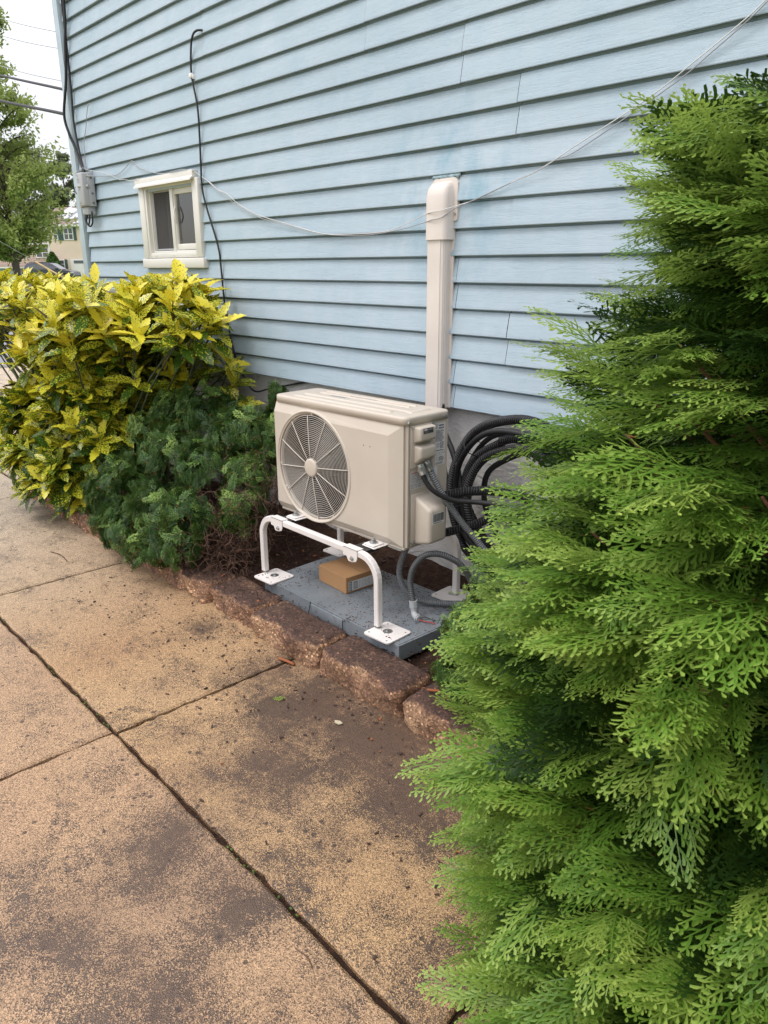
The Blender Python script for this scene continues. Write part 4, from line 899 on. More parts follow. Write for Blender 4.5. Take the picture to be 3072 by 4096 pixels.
bl = ['leftmost edging block under the far end of the yellow speckled shrub', 'small edging block second from the left, below the speckled shrub', 'long reddish edging block between speckled shrub and green cypress', 'edging block half hidden under the left side of the green cypress',
      'edging block under the front of the green cypress shrub', 'edging block in front of the stand\'s left foot plate', 'long edging block in front of the middle of the grey pad', 'edging block in front of the stand\'s right foot plate', 'edging block just left of the bright green arborvitae, right of the pad',
      'edging block mostly hidden under the arborvitae\'s left branches', 'edging block hidden beneath the middle of the arborvitae', 'edging block hidden beneath the right of the arborvitae']
for i, ((a, b_), l_) in enumerate(zip(bx, bl)):
    off = [.01, .0, -.005, .005, .0, .012, -.004, .002, .0, .01, 0, 0][i]
    block(a, b_, -.880+off, -.700+off, [.085, .095, .105, .1, .1, .1, .104, .108, .100, .1, .1, .1][i], l_, i+3)
block(-5.20, -5.06, -.86, -.45, .09, 'edging block turning the bed corner toward the house at the far left', 33)

# ------------------------------------------------------------------ plants
def pack(name, mats, V, F, C=None, UV=None, parent=None, smooth=False, mi=None):
    """V (n,3), F (m,4) numpy arrays -> mesh object"""
    me = bpy.data.meshes.new(name); n, m_ = len(V), len(F)
    me.vertices.add(n); me.vertices.foreach_set('co', V.astype(np.float32).ravel())
    me.loops.add(m_*4); me.loops.foreach_set('vertex_index', F.astype(np.int32).ravel())
    me.polygons.add(m_); me.polygons.foreach_set('loop_start', np.arange(0, m_*4, 4, dtype=np.int32)); me.polygons.foreach_set('loop_total', np.full(m_, 4, dtype=np.int32))
    if smooth: me.polygons.foreach_set('use_smooth', np.ones(m_, dtype=bool))
    me.update(calc_edges=True)
    if C is not None:
        a = me.color_attributes.new('Col', 'FLOAT_COLOR', 'POINT'); a.data.foreach_set('color', C.astype(np.float32).ravel())
    if UV is not None:
        l = me.uv_layers.new(name='UVMap'); l.data.foreach_set('uv', UV.astype(np.float32).ravel())
    for x in (mats if isinstance(mats, list) else [mats]): me.materials.append(MT[x])
    if mi is not None: me.polygons.foreach_set('material_index', mi.astype(np.int32))
    return link(name, me, parent)
def frond(rs, nsec=15, ntert=9, wl=.032, sweep=.9, slen=.42, droop=.25, spread=1.0, cup=0.0, hook=.3, wood=.3, tl=.15):
    """a flat scale-leaf spray of unit length along +x in the xy plane: rachis, alternating branchlets, each with short leaflets. returns V,F,age,wood"""
    V = []; F = []; A = []; Wd = []
    def quad(p, a0, a1, wd=0):
        b = len(V); V.extend(p); F.append((b, b+1, b+2, b+3)); A.extend([a0, a0, a1, a1]); Wd.extend([wd]*4)
    bend = rs.uniform(-.22, .22)
    def rp(t): return np.array([t-.06*t*t*abs(bend), bend*t*t*.8, -droop*t*t*.5])
    def rd(t): d = rp(min(1, t+.02))-rp(t-.02); return d/np.linalg.norm(d)
    n = 12
    for i in range(n):
        t0, t1 = i/n, (i+1)/n; w0, w1 = .008*(1-t0*.6), .008*(1-t1*.6); p0, p1 = rp(t0), rp(t1)
        quad([p0+(0, -w0, .002), p0+(0, w0, .002), p1+(0, w1, .002), p1+(0, -w1, .002)], t0*.5, t1*.6, 1.0 if t0 < wood else 0)
    for i in range(nsec*2):
        t = .12+.86*(i+.5)/(nsec*2)+rs.uniform(-.01, .01); side = 1 if i % 2 else -1
        L = slen*spread*(min(1, .25+2.6*t)*(1.04-t)**.75)*rs.uniform(.8, 1.15)+.05
        d = rd(t); nrm = np.array([-d[1], d[0], 0])*side; ang = sweep*rs.uniform(.85, 1.12)
        base = rp(t); z_t = rs.uniform(-.10, .10)+cup
        def sp(s): 
            a = ang*(1-hook*s)  # branchlet hooks forward
            q = base+d*L*s*math.cos(a)+nrm*L*s*math.sin(a); q = q+np.array([0, 0, z_t*L*s-droop*.5*(L*s)**2*3]); return q
        m_ = max(2, int(3)); w = wl*.33
        for j in range(m_):
            s0, s1 = j/m_, (j+1)/m_; a_, b_ = sp(s0), sp(s1); e = b_-a_; e /= np.linalg.norm(e); pn = np.array([-e[1], e[0], 0])
            quad([a_-pn*w*(1-.5*s0), a_+pn*w*(1-.5*s0), b_+pn*w*(1-.6*s1), b_-pn*w*(1-.6*s1)], .35+.5*s0*t, .35+.65*s1)
        nt_ = max(2, int(ntert*L/(slen*spread)+.5)) if ntert else 0
        for j in range(nt_*2):
            s = .10+.90*(j+1)/(nt_*2); sd_ = 1 if j % 2 else -1
            l = tl*min(L*1.2, slen)/slen*(1.1-s*.65)*rs.uniform(.8, 1.2)+.02
            a_ = sp(s); e = sp(min(1, s+.05))-sp(s-.05); e /= np.linalg.norm(e); pn = np.array([-e[1], e[0], 0])*sd_
            k = .62; dd = e*math.cos(k)+pn*math.sin(k); dd = dd+np.array([0, 0, rs.uniform(-.25, .25)]); pp = np.array([-dd[1], dd[0], 0])
            hw_ = wl*.55
            quad([a_-pp*hw_*.45, a_+dd*l*.96-pp*hw_*.62, a_+dd*l+pp*hw_*.45, a_+dd*l*.6+pp*hw_*.8], .45+.3*s, .75+.35*s)
    return np.array(V), np.array(F), np.clip(np.array(A), 0, 1.1), np.array(Wd)
def scatter(protos, T, rnd, bright, name, matn, parent):
    """T: (n,3,4) transforms; rnd per copy; proto index random"""
    Vs, Fs, Cs = [], [], []; off = 0; n = len(T); idx = rng.integers(0, len(protos), n)
    for k, (V, F, A, Wd) in enumerate(protos):
        s = np.where(idx == k)[0]
        if not len(s): continue
        P = np.einsum('nij,vj->nvi', T[s][:, :, :3], V)+T[s][:, None, :, 3]
        Vs.append(P.reshape(-1, 3)); nv = len(V)
        Fs.append((F[None]+(np.arange(len(s))*nv)[:, None, None]+off).reshape(-1, 4)); off += nv*len(s)
        C = np.ones((len(s), nv, 4)); C[:, :, 0] = A[None]*bright[s][:, None]; C[:, :, 1] = rnd[s][:, None]; C[:, :, 2] = Wd[None]; Cs.append(C.reshape(-1, 4))
    return pack(name, matn, np.concatenate(Vs), np.concatenate(Fs), np.concatenate(Cs), None, parent)
def basis(d, up, roll=0.0):
    d = d/np.linalg.norm(d); z = up-d*np.dot(up, d); z /= np.linalg.norm(z); y = np.cross(z, d)
    if roll: y, z = y*math.cos(roll)+z*math.sin(roll), z*math.cos(roll)-y*math.sin(roll)
    return np.stack([d, y, z], 1)
def trs(p, B, s): return np.concatenate([B*s, np.array(p)[:, None]], 1)

rsn = np.random.default_rng(21)
HI = [frond(rsn, 7, 6, .030, .76, .44, .30, hook=.5, wood=.08, tl=.115) for _ in range(10)]
LO = [frond(rsn, 9, 4, .032, tl=.22, wood=.1) for _ in range(4)]
# ---- the big arborvitae
AX = np.array([-.20, -.85])
prof = [(0.02, .74), (.15, .76), (.35, .78), (.6, .78), (.85, .76), (1.05, .745), (1.22, .67), (1.36, .58), (1.46, .46), (1.55, .53), (1.64, .50), (1.70, .36), (1.75, .16), (1.80, .04)]
def pr(z): return float(np.interp(z, [a for a, _ in prof], [b for _, b in prof]))
arb = thing('arborvitae', 'large bright green arborvitae with flat ferny sprays filling the right side', 'shrub', (AX[0], AX[1], 0))
mb = MB(); mb.tube([(AX[0], AX[1], 0), (AX[0]+.02, AX[1], .8), (AX[0]-.01, AX[1]+.01, 1.6), (AX[0], AX[1], 1.8)], lambda t: .05*(1-t)+.008, 10, 0, 4); mb.build('trunk', 'barkred', arb)
TH, TL, RH, RL, BH, BL = [], [], [], [], [], []; br = MB()
camv = np.array([CAMP.x, CAMP.y])
ncl = 490; made = 0
while made < ncl:
    z = rng.uniform(.04, 1.77)
    if rng.random() > (pr(z)+.12)/1.0: continue
    ph = rng.uniform(0, 2*PI); d2 = np.array([math.cos(ph), math.sin(ph)])
    tocam = (camv-AX)/np.linalg.norm(camv-AX); facing = d2@tocam
    left = d2@np.array([-1, .0])
    vis = facing > -.15 or left > .45
    if not vis and rng.random() < .55: continue
    if AX[1]+d2[1]*pr(z) > -.07: continue
    made += 1
    rad = pr(z)*rng.uniform(.84, 1.04)*(1+.06*max(0, left+.5*d2[1]) if z < .62 else 1); el = rng.uniform(.02, .45)
    root = np.array([AX[0], AX[1], max(.03, z-.25-rad*.25)])+np.array([d2[0], d2[1], 0])*.08
    tip = np.array([AX[0]+d2[0]*rad, AX[1]+d2[1]*rad, z])
    bd = tip-root; bl_ = np.linalg.norm(bd); bdn = bd/bl_
    mid = (root+tip)/2+np.array([0, 0, -.03])
    br.tube([tuple(root), tuple(mid), tuple(tip-bdn*.06)], lambda t: .008*(1-t)+.0022, 5, 0, 3)
    # flattened fan of sprays, hung on the outer half of the branch
    lean = rng.uniform(-.5, .5); young = rng.random()
    for k in range(14 if vis else 7):
        s = rng.uniform(.42, 1.0) if k > 3 else rng.uniform(.85, 1.0)
        p = root+bd*s+np.array([0, 0, -.03*math.sin(s*PI)])+rng.normal(0, .018, 3)
        yaw = rng.normal(0, .62)*(1.25-.5*s); pitch = rng.normal(-.12, .22)+(.18 if s > .9 else 0)
        d = np.array([d2[0]*math.cos(yaw)-d2[1]*math.sin(yaw), d2[0]*math.sin(yaw)+d2[1]*math.cos(yaw), 0])
        dz = bdn[2]*.35+pitch; d = d*math.cos(dz)+np.array([0, 0, math.sin(dz)])
        up = np.array([d2[0]*.35, d2[1]*.35, 1.0])+rng.normal(0, .28, 3)
        L = rng.uniform(.14, .23)*(1.0 if s > .6 else .9)
        T = trs(p-d*L*.25, basis(d, up), L)
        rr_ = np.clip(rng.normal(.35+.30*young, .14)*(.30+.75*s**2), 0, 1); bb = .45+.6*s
        near = np.linalg.norm(p-np.array(CAMP)) < 2.1
        if vis: TH.append(T); RH.append(rr_); BH.append(bb)
        else: TL.append(T); RL.append(rr_); BL.append(bb)
# inner fill, its shade put into the colour by the darker green
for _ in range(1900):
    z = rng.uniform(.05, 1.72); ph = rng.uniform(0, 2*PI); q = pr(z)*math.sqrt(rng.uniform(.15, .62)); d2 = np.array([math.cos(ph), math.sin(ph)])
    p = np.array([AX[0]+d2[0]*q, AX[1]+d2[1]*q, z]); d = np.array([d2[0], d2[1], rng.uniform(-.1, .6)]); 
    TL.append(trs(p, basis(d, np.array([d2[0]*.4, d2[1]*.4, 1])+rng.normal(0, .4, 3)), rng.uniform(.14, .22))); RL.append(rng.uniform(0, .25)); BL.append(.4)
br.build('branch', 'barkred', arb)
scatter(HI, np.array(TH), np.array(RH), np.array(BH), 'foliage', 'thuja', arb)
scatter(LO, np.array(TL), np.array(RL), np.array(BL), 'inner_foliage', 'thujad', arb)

# ---- dwarf cypresses
def cypress(nm, lab, clumps, base, n_per, fr, size, dead=None, grp=None):
    t = thing(nm, lab, 'shrub', base, 0, grp); T, Rr, Bb = [], [], []; stem = MB()
    for (c, r_) in clumps:
        c = np.array(c); r_ = np.array(r_) if hasattr(r_, '__len__') else np.array([r_]*3)
        pa = Vector(base)+Vector((rng.uniform(-.05, .05), rng.uniform(-.05, .05), 0)); pb = Vector(c); pm = (pa+pb)/2+Vector((0, 0, -.04))
        stem.tube([pa, pm, pb], lambda u: .012*(1-u)+.003, 6, 0, 4)
        sub = [c+r_*v/np.linalg.norm(v)*rng.uniform(.72, 1.0) for v in rng.normal(0, 1, (int(24+90*r_.mean()), 3))]
        for sc in sub:   # small cupped fans
            o_ = (sc-c)/r_; o_ = o_/np.linalg.norm(o_); tw = rng.random()
            if o_[2] < -.75: continue
            br_ = rng.uniform(.0, .7)*(.6+.5*max(0, o_[2]))
            for _ in range(n_per):
                off = rng.normal(0, 1, 3)*r_.mean()*.13
                tg = np.array([0, 0, .9])+rng.normal(0, .65, 3); d = tg-o_*np.dot(tg, o_)*.55; p = sc+off-d/np.linalg.norm(d)*size*.45
                side = o_+rng.normal(0, .33, 3)
                L = size*rng.uniform(.6, 1.25)
                T.append(trs(p, basis(d, side, rng.uniform(-.3, .3)), L)); Rr.append(np.clip(br_+rng.normal(0, .26)+(.35 if c[0] > -3.0 and c[2] < .5 else 0), 0, 1)); Bb.append(rng.uniform(.6, 1.1))
    stem.build('stems', 'deadtwig', t)
    scatter(fr, np.array(T), np.array(Rr), np.array(Bb), 'foliage', 'cyp', t)
    if dead:
        tw = MB()
        for (c, r_, n_) in dead:
            for _ in range(n_):
                p = Vector(c)+Vector(tuple(rng.normal(0, 1, 3)*np.array(r_)*.5)); d = Vector(tuple(rng.normal(0, 1, 3))); pts = [p]
                for k in range(4): d = (d+Vector(tuple(rng.normal(0, .7, 3)))+Vector((0, 0, -.2))).normalized(); p = p+d*rng.uniform(.015, .035); pts.append(p)
                if min(q.z for q in pts) < .08: continue
                tw.tube(pts, rng.uniform(.0009, .0018), 3, 0, 2, False)
        o_ = tw.build('dead_twigs', 'deadtwig', t); o_['kind'] = 'stuff'
    return t
CF = [frond(rsn, 4, 2, .085, .80, .60, .4, 1.0, .0, .35, .10, .17) for _ in range(8)]
cypress('dwarf_cypress', 'rounded dark green dwarf cypress with ruffled clumps left of the unit',
        [((-3.50, -.93, .17), (.20, .10, .10)), ((-3.22, -.95, .16), (.16, .09, .09)), ((-3.78, -.90, .20), (.14, .10, .11)), ((-3.02, -.88, .20), (.12, .10, .10)), ((-2.93, -.62, .34), (.10, .10, .12)), ((-3.62, -.80, .30), (.26, .20, .19)), ((-3.25, -.82, .26), (.20, .17, .17)), ((-3.90, -.78, .30), (.15, .15, .15)), ((-3.50, -.62, .52), (.24, .18, .15)), ((-3.85, -.55, .56), (.20, .18, .13)),
         ((-3.20, -.60, .50), (.18, .15, .15)), ((-3.45, -.42, .72), (.20, .15, .13)), ((-3.15, -.42, .66), (.17, .13, .12)), ((-3.72, -.45, .70), (.17, .13, .11)), ((-2.98, -.52, .44), (.13, .13, .15)), ((-3.30, -.30, .60), (.2, .12, .15)), ((-2.90, -.35, .60), (.12, .10, .16)), ((-3.05, -.80, .33), (.12, .12, .12)), ((-4.02, -.68, .40), (.12, .12, .12))],
        (-3.4, -.5, .08), 12, CF, .070, [((-2.90, -.66, .24), (.20, .22, .20), 420), ((-3.1, -.80, .16), (.5, .16, .08), 260), ((-2.85, -.5, .42), (.12, .2, .2), 200)])
cypress('upright_cypress', 'narrow dark green cypress shoot rising behind the left end of the unit',
        [((-3.22, -.15, .80), (.05, .045, .08)), ((-3.23, -.16, .70), (.06, .05, .10)), ((-3.21, -.16, .56), (.07, .06, .12))], (-3.22, -.16, .08), 14, CF, .05)
cypress('low_cypress', 'small fine-leaved green cypress tucked under the arborvitae beside the pad',
        [((-1.50, -.44, .34), (.13, .12, .14)), ((-1.45, -.62, .26), (.13, .12, .12)), ((-1.52, -.50, .20), (.12, .12, .12)), ((-1.36, -.75, .22), (.13, .10, .12)), ((-1.30, -.55, .32), (.16, .14, .14))], (-1.4, -.55, .08), 16, CF, .05)

# ---- speckled aucuba
auc = thing('aucuba', 'large shrub with yellow speckled green leaves before the house corner', 'shrub', (-4.6, -.45, .08))
def leaf(rs, nseg=11):
    V = []; F = []; UV = []; wid = rs.uniform(.17, .235); curl = rs.uniform(.1, .5); fold = rs.uniform(.12, .4); tw = rs.uniform(-.2, .2)
    for i in range(nseg+1):
        t = i/nseg; w_ = wid*math.sin(PI*min(1, t**.85*.97+.02))**.8
        if i == nseg: w_ = .004
        if i % 2 and t > .35: w_ *= 1.2
        elif t > .35: w_ *= .84
        z = -curl*t*t*.5; s_, c_ = math.sin(tw*t), math.cos(tw*t)
        for sd_ in (-1, 0, 1): V.append((t, sd_*w_*c_, z+abs(sd_)*w_*fold+sd_*w_*s_))
    for i in range(nseg):
        for k in (0, 1):
            a = i*3+k; F.append((a, a+3, a+4, a+1)); t0, t1 = i/nseg, (i+1)/nseg; UV.append([(t0, k*.5), (t1, k*.5), (t1, k*.5+.5), (t0, k*.5+.5)])
    return np.array(V), np.array(F), np.array(UV)
LV = [leaf(rsn) for _ in range(10)]
ells = [((-4.9, -.62, 1.17), (1.45, .46, .22), 100), ((-3.95, -.38, 1.16), (.50, .28, .24), 52), ((-4.5, -.55, .95), (.62, .42, .36), 130), ((-4.88, -.70, .46), (.50, .36, .36), 140), ((-4.35, -.62, .60), (.45, .32, .36), 110), ((-4.05, -.5, .80), (.28, .22, .25), 18), ((-3.75, -.22, .85), (.25, .12, .2), 10), ((-5.5, -.6, 1.16), (.8, .4, .20), 40), ((-4.55, -.9, .30), (.35, .18, .24), 40)]
Vs, Fs, Us, Cs = [], [], [], []; off = 0; stem = MB(); dead = []
for (c, r_, n_) in ells:
    c = np.array(c); r_ = np.array(r_)
    for _ in range(n_):
        v = rng.normal(0, 1, 3); v /= np.linalg.norm(v)
        if v[2] < -.35 and rng.random() < .6: v[2] = -v[2]
        tip = c+v*r_*rng.uniform(.72, 1.0)
        if tip[1] > -.10: tip[1] = -.12
        if tip[2] < .12: tip[2] = .14
        if tip[2] > 1.36: tip[2] = 1.36-rng.uniform(0, .05)
        base = np.array([-4.55+rng.uniform(-.25, .3), -.45+rng.uniform(-.15, .15), .06])
        mid = base*.45+tip*.55+np.array([0, 0, -.04 if tip[2] > .7 else .1])
        ax = tip-mid; ax /= np.linalg.norm(ax); ax = ax*.45+np.array([0, -.10, .85])+v*.25; ax /= np.linalg.norm(ax)
        fork = base*.55+tip*.45+rng.normal(0, .06, 3)*np.array([1, .8, .4])
        if rng.random() < .12: stem.tube([tuple(base), tuple(base*.8+fork*.2+rng.normal(0, .03, 3)), tuple(fork)], lambda u: .012*(1-u)+.006, 6, 0, 4, False)
        if rng.random() < .55: stem.tube([tuple(fork), tuple(fork*.5+tip*.5+rng.normal(0, .04, 3)), tuple(tip-ax*.04), tuple(tip)], lambda u: .0045*(1-u)+.0025, 5, 0, 4, False)
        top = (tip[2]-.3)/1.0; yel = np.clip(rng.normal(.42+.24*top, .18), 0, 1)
        nl = rng.integers(6, 10)
        for k in range(nl+3):
            inner = k >= nl
            az = 2.4*k+rng.uniform(-.3, .3); el = rng.uniform(.25, 1.2) if not inner else rng.uniform(-.4, .4)
            a_ = np.cross(ax, [.3, .2, 1.]); a_ /= np.linalg.norm(a_); b_ = np.cross(ax, a_)
            d = (a_*math.cos(az)+b_*math.sin(az))*math.cos(el)+ax*math.sin(el)
            if tip[2] < .5: d = d+np.array([0, -.1, -.25])
            p = tip-ax*(.01*k if not inner else .05+.02*(k-nl))
            L = rng.uniform(.10, .175)*(1 if el < .7 else .8)
            B = basis(d, ax+rng.normal(0, .15, 3)); V, F, UV = LV[rng.integers(0, 10)]
            Vs.append((V*L)@B.T+p+d*.008); Fs.append(F+off); off += len(V)
            o2 = rng.uniform(0, 60, 2); Us.append((UV+o2).reshape(-1, 2))
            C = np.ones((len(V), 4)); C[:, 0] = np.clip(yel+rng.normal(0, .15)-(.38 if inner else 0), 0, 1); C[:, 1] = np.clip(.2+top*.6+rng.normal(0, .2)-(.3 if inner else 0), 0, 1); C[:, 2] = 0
            if rng.random() < .035 and not inner: C[:, 2] = (V[:, 0] > rng.uniform(.3, .75))*.97
            Cs.append(C)
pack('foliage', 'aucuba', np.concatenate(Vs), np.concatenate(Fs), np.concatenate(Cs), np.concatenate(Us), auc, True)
stem.build('stems', 'stemg', auc)

# ------------------------------------------------------------------ far side of the street
def leafball(T_pos, size, n, rs):
    pass
def tree(nm, lab, base, H, crown, nleaf, ls, matn, grp=None, trunk_r=.28, seed=1, top=None):
    """crown: list of (height, radius); branches carry tufts of small leaf quads"""
    rs = np.random.default_rng(seed); t = thing(nm, lab, 'tree', base, 0, grp); B = np.array(base)
    tr = MB(); lean = rs.normal(0, .25, 2)
    tp = [tuple(B+np.array([lean[0]*s*1.5, lean[1]*s*1.5, H*.93*s])) for s in (0, .25, .5, .75, 1)]
    tr.tube(tp, lambda u: trunk_r*(1-u)**.8+.02, 10, 0, 4); tr.build('trunk', 'bark', t)
    hs = [a for a, _ in crown]; rd_ = [b for _, b in crown]; P = []; lm = MB()
    nb = max(20, int(nleaf/260))
    for i in range(nb):
        z = rs.uniform(hs[0], hs[-1]); r_ = np.interp(z, hs, rd_)*rs.uniform(.55, 1.08); ph = rs.uniform(0, 2*PI)
        a = B+np.array([lean[0]*z/H*1.5, lean[1]*z/H*1.5, max(hs[0]*.6, z-r_*.55)]); tip = B+np.array([r_*math.cos(ph), r_*math.sin(ph), z])
        mid = (a+tip)/2+np.array([0, 0, .12*r_]); lm.tube([tuple(a), tuple(mid), tuple(tip)], lambda u: trunk_r*.28*(1-u)+.015, 5, 0, 3, False)
        m_ = nleaf//nb; s = rs.beta(2.2, 1.1, m_); q = a[None]*((1-s)**2)[:, None]+2*mid[None]*(s*(1-s))[:, None]+tip[None]*(s**2)[:, None]
        sub = rs.normal(0, 1, (max(4, m_//14), 3))*np.array([.34, .34, .26])*(.5+.22*r_); pick = rs.integers(0, len(sub), m_)
        q = q+sub[pick]*(.5+.7*s)[:, None]+rs.normal(0, .11, (m_, 3)); P.append(np.c_[q, np.full(m_, rs.uniform(-.2, .2))])
    lm.build('limbs', 'bark', t)
    P = np.concatenate(P); n = len(P); u = rs.normal(0, 1, (n, 3)); u /= np.linalg.norm(u, axis=1)[:, None]; v = np.cross(u, rs.normal(0, 1, (n, 3))); v /= np.linalg.norm(v, axis=1)[:, None]
    s = ls*rs.uniform(.6, 1.3, n)[:, None]; c = P[:, :3]; V = np.stack([c-u*s, c+v*s*.45, c+u*s, c-v*s*.45], 1).reshape(-1, 3)
    C = np.ones((n, 4)); C[:, 0] = rs.uniform(.3, 1, n); C[:, 1] = np.clip(.45+P[:, 3]*1.6+rs.normal(0, .22, n), 0, 1); C[:, 2] = 0
    pack('crown', matn, V, np.arange(n*4).reshape(-1, 4), np.repeat(C, 4, 0), None, t); return t
tree('street_tree', 'tall leafy green tree on the lawn across the street, left edge', (-65.2, 18.6, .2), 24, [(2.2, 1.5), (4, 3.6), (7, 4.4), (9.5, 4.3), (12, 3.3), (15, 2.4), (18, 1.9), (21.5, 1.3), (24, .3)], 46000, .16, 'tree', None, .27, 4)
tree('background_tree', 'hazy dark tree behind the beige house beside the blue corner', (-118, 44.5, .2), 16.5, [(3, 3), (7, 5), (11, 4.5), (15, 2.5), (16.5, .5)], 16000, .28, 'treed', 'trees behind the beige house', .35, 8)
tree('background_tree', 'hazy tree behind the beige house, left of its roof', (-121, 39, .2), 18, [(3, 4), (8, 6), (13, 5), (17, 2.5), (18, .5)], 15000, .3, 'treed', 'trees behind the beige house', .35, 9)
tree('background_tree', 'hazy tree far left behind the tall street tree', (-118, 30, .2), 15, [(2, 4), (7, 6.5), (12, 4.5), (15, .5)], 12000, .3, 'treed', 'trees behind the beige house', .35, 10)
# beige house: local x along the facade (screen right), y away from us
HB = (-91.22, 30.75, .1); HA = YAW
bh = thing('beige_house', 'beige two-storey house with dark green shutters and solar panels across the street', 'house', HB, HA)
def sidewall(mb, x0, x1, y0, y1, z0, z1, lap=.2):
    mb.box((x0, y0+.03, z0), (x1, y1, z1)); z = z0
    while z < z1-.01:
        mb.add([(x0, y0-.02, z), (x1, y0-.02, z), (x1, y0+.028, z+lap), (x0, y0+.028, z+lap), (x0, y0+.028, z), (x1, y0+.028, z)], [[0, 1, 2, 3], [0, 4, 5, 1]]); z += lap
mb = MB(); sidewall(mb, 0, 11, 0, 9, 0, 5.9); mb.build('wall', 'hside', bh, True)
mb = MB(); sidewall(mb, -9, -.01, 1.2, 9, 0, 4.0); mb.build('wing_wall', 'hpink', bh, True)
mb = MB(); mb.add([(-.4, -.45, 5.82), (11.4, -.45, 5.82), (11.4, 4.5, 8.05), (-.4, 4.5, 8.05), (11.4, 9.4, 5.82), (-.4, 9.4, 5.82)], [[0, 1, 2, 3], [3, 2, 4, 5], [0, 3, 5], [1, 4, 2], [0, 5, 4, 1]])
mb.add([(-9.4, .8, 3.95), (-.02, .8, 3.95), (-.02, 5, 5.5), (-9.4, 5, 5.5)], [[0, 1, 2, 3]]); mb.build('roof', 'roof', bh, True)
mb = MB(); mb.box((-.4, -.5, 5.72), (11.4, -.42, 5.90)); mb.box((-.4, -.42, 5.72), (11.4, 0, 5.76)); mb.box((-9.4, .72, 3.87), (-.02, .8, 4.02)); mb.box((-.05, -.05, 0), (.12, .02, 5.75)); mb.build('fascia', 'white', bh, True)
sp_ = lambda x, y, o=.12: (x, y, 5.82+(y+.45)*.4505+o)
for (a, b_, c_, d_) in (((.6, 2.0), (2.2, .6), (2.9, 3.4), (1.3, 4.2)), ((1.9, .5), (3.4, 1.6), (3.6, 3.8), (2.6, 4.3)), ((3.0, -.2), (6.0, .4), (6.0, 1.4), (3.6, .6))):
    mb = MB(); mb.add([sp_(*a), sp_(*b_), sp_(*c_), sp_(*d_)]+[sp_(*q, .02) for q in (a, b_, c_, d_)], [[0, 1, 2, 3], [4, 5, 1, 0], [5, 6, 2, 1], [6, 7, 3, 2], [7, 4, 0, 3]]); mb.build('solar_panel', 'solar', bh, True)
def hwin(x0, x1, z0, z1, sh, y=0, par=bh, grid=True):
    mb = MB(); frame_ring(mb, x0, x1, z0, z1, .09, y-.10, y+.05, 0)
    mb.box(((x0+x1)/2-.05, y-.09, z0), ((x0+x1)/2+.05, y+.04, z1)) if grid else None
    mb.box((x0+.09, y-.085, (z0+z1)/2-.035), (x1-.09, y+.04, (z0+z1)/2+.035)); w_ = mb.build('window', 'white', par, True)
    mb = MB(); mb.box((x0+.05, y-.06, z0+.05), (x1-.05, y-.04, z1-.05)); mb.build('pane', 'glassdk', w_, True)
    for (a, b_) in sh:
        mb = MB(); mb.box((a, y-.09, z0-.03), (b_, y-.03, z1+.03)); mb.build('shutter', 'shutter', par, True)
kx = lambda cx: (cx*.16276-110)*.0525; kz = lambda cy: 1.345+(577.5-(324+cy*.16276))*.0525
hwin(kx(898), kx(1025), kz(1212), kz(1060), [(kx(862), kx(893)), (kx(1030), kx(1064))])
hwin(kx(760), kx(824), kz(1215), kz(1075), [(kx(828), kx(860))], grid=False)
hwin(kx(795), kx(868), kz(1570), kz(1455), [(kx(868), kx(902))], grid=False)
hwin(kx(440), kx(615), kz(1430), kz(1300), [], y=1.2)
hwin(kx(560), kx(648), kz(1160), kz(1075), [], y=1.0)
mb = MB(); mb.box((kx(945), -.09, 0), (kx(1128), -.02, kz(1448)), 0)
mb.build('garage_trim', 'white', bh, True)
mb = MB(); mb.box((kx(962), -.13, 0), (kx(1112), -.09, kz(1462)), 0); z = .45
while z < kz(1462)-.1: mb.box((kx(962), -.137, z), (kx(1112), -.13, z+.03)); z += .5
gd = mb.build('garage_door', 'white', bh, True)
for i in range(3):
    a = kx(992)+i*(kx(1040)-kx(998)); mb = MB(); mb.box((a, -.15, kz(1504)), (a+.38, -.137, kz(1466))); mb.build('pane', 'glassdk', gd, True)
# neighbour pieces at far left
nb_ = thing('pale_garage', 'low pale grey wall of a neighbouring building behind the street tree trunk', 'building', (-91, 24.0, .1), HA)
mb = MB(); mb.box((-3, 0, 0), (3.0, 5, 1.3)); mb.build('wall', 'utilgrey', nb_, True)
mb = MB(); mb.box((-3.3, -.3, 1.3), (3.3, 5.3, 1.45)); mb.build('roof', 'white', nb_, True)
# conical bush by the garage
T, Rr, Bb = [], [], []; cbs = thing('conical_bush', 'dark green cone-shaped bush in front of the beige house', 'bush', (-87.6, 30.7, .1))
rs = np.random.default_rng(3); n = 5000; z = rs.uniform(0, 1, n)**1.3; ph = rs.uniform(0, 2*PI, n); r_ = (1.35*(1-z)**.8+.1)*rs.uniform(.8, 1.06, n)
BX = np.array([-90.35+.55, 30.1+.4, .1]); c = BX+np.c_[r_*np.cos(ph), r_*np.sin(ph), z*3.0]; u = rs.normal(0, 1, (n, 3)); u /= np.linalg.norm(u, axis=1)[:, None]; v = np.cross(u, rs.normal(0, 1, (n, 3))); v /= np.linalg.norm(v, axis=1)[:, None]
cbs.location = tuple(BX)
V = np.stack([c-u*.12, c+v*.09, c+u*.12, c-v*.09], 1).reshape(-1, 3); C = np.ones((n, 4)); C[:, 0] = rs.uniform(.3, 1, n); C[:, 1] = rs.uniform(.1, .6, n); C[:, 2] = 0
pack('foliage', 'cyp', V, np.arange(n*4).reshape(-1, 4), np.repeat(C, 4, 0), None, cbs)
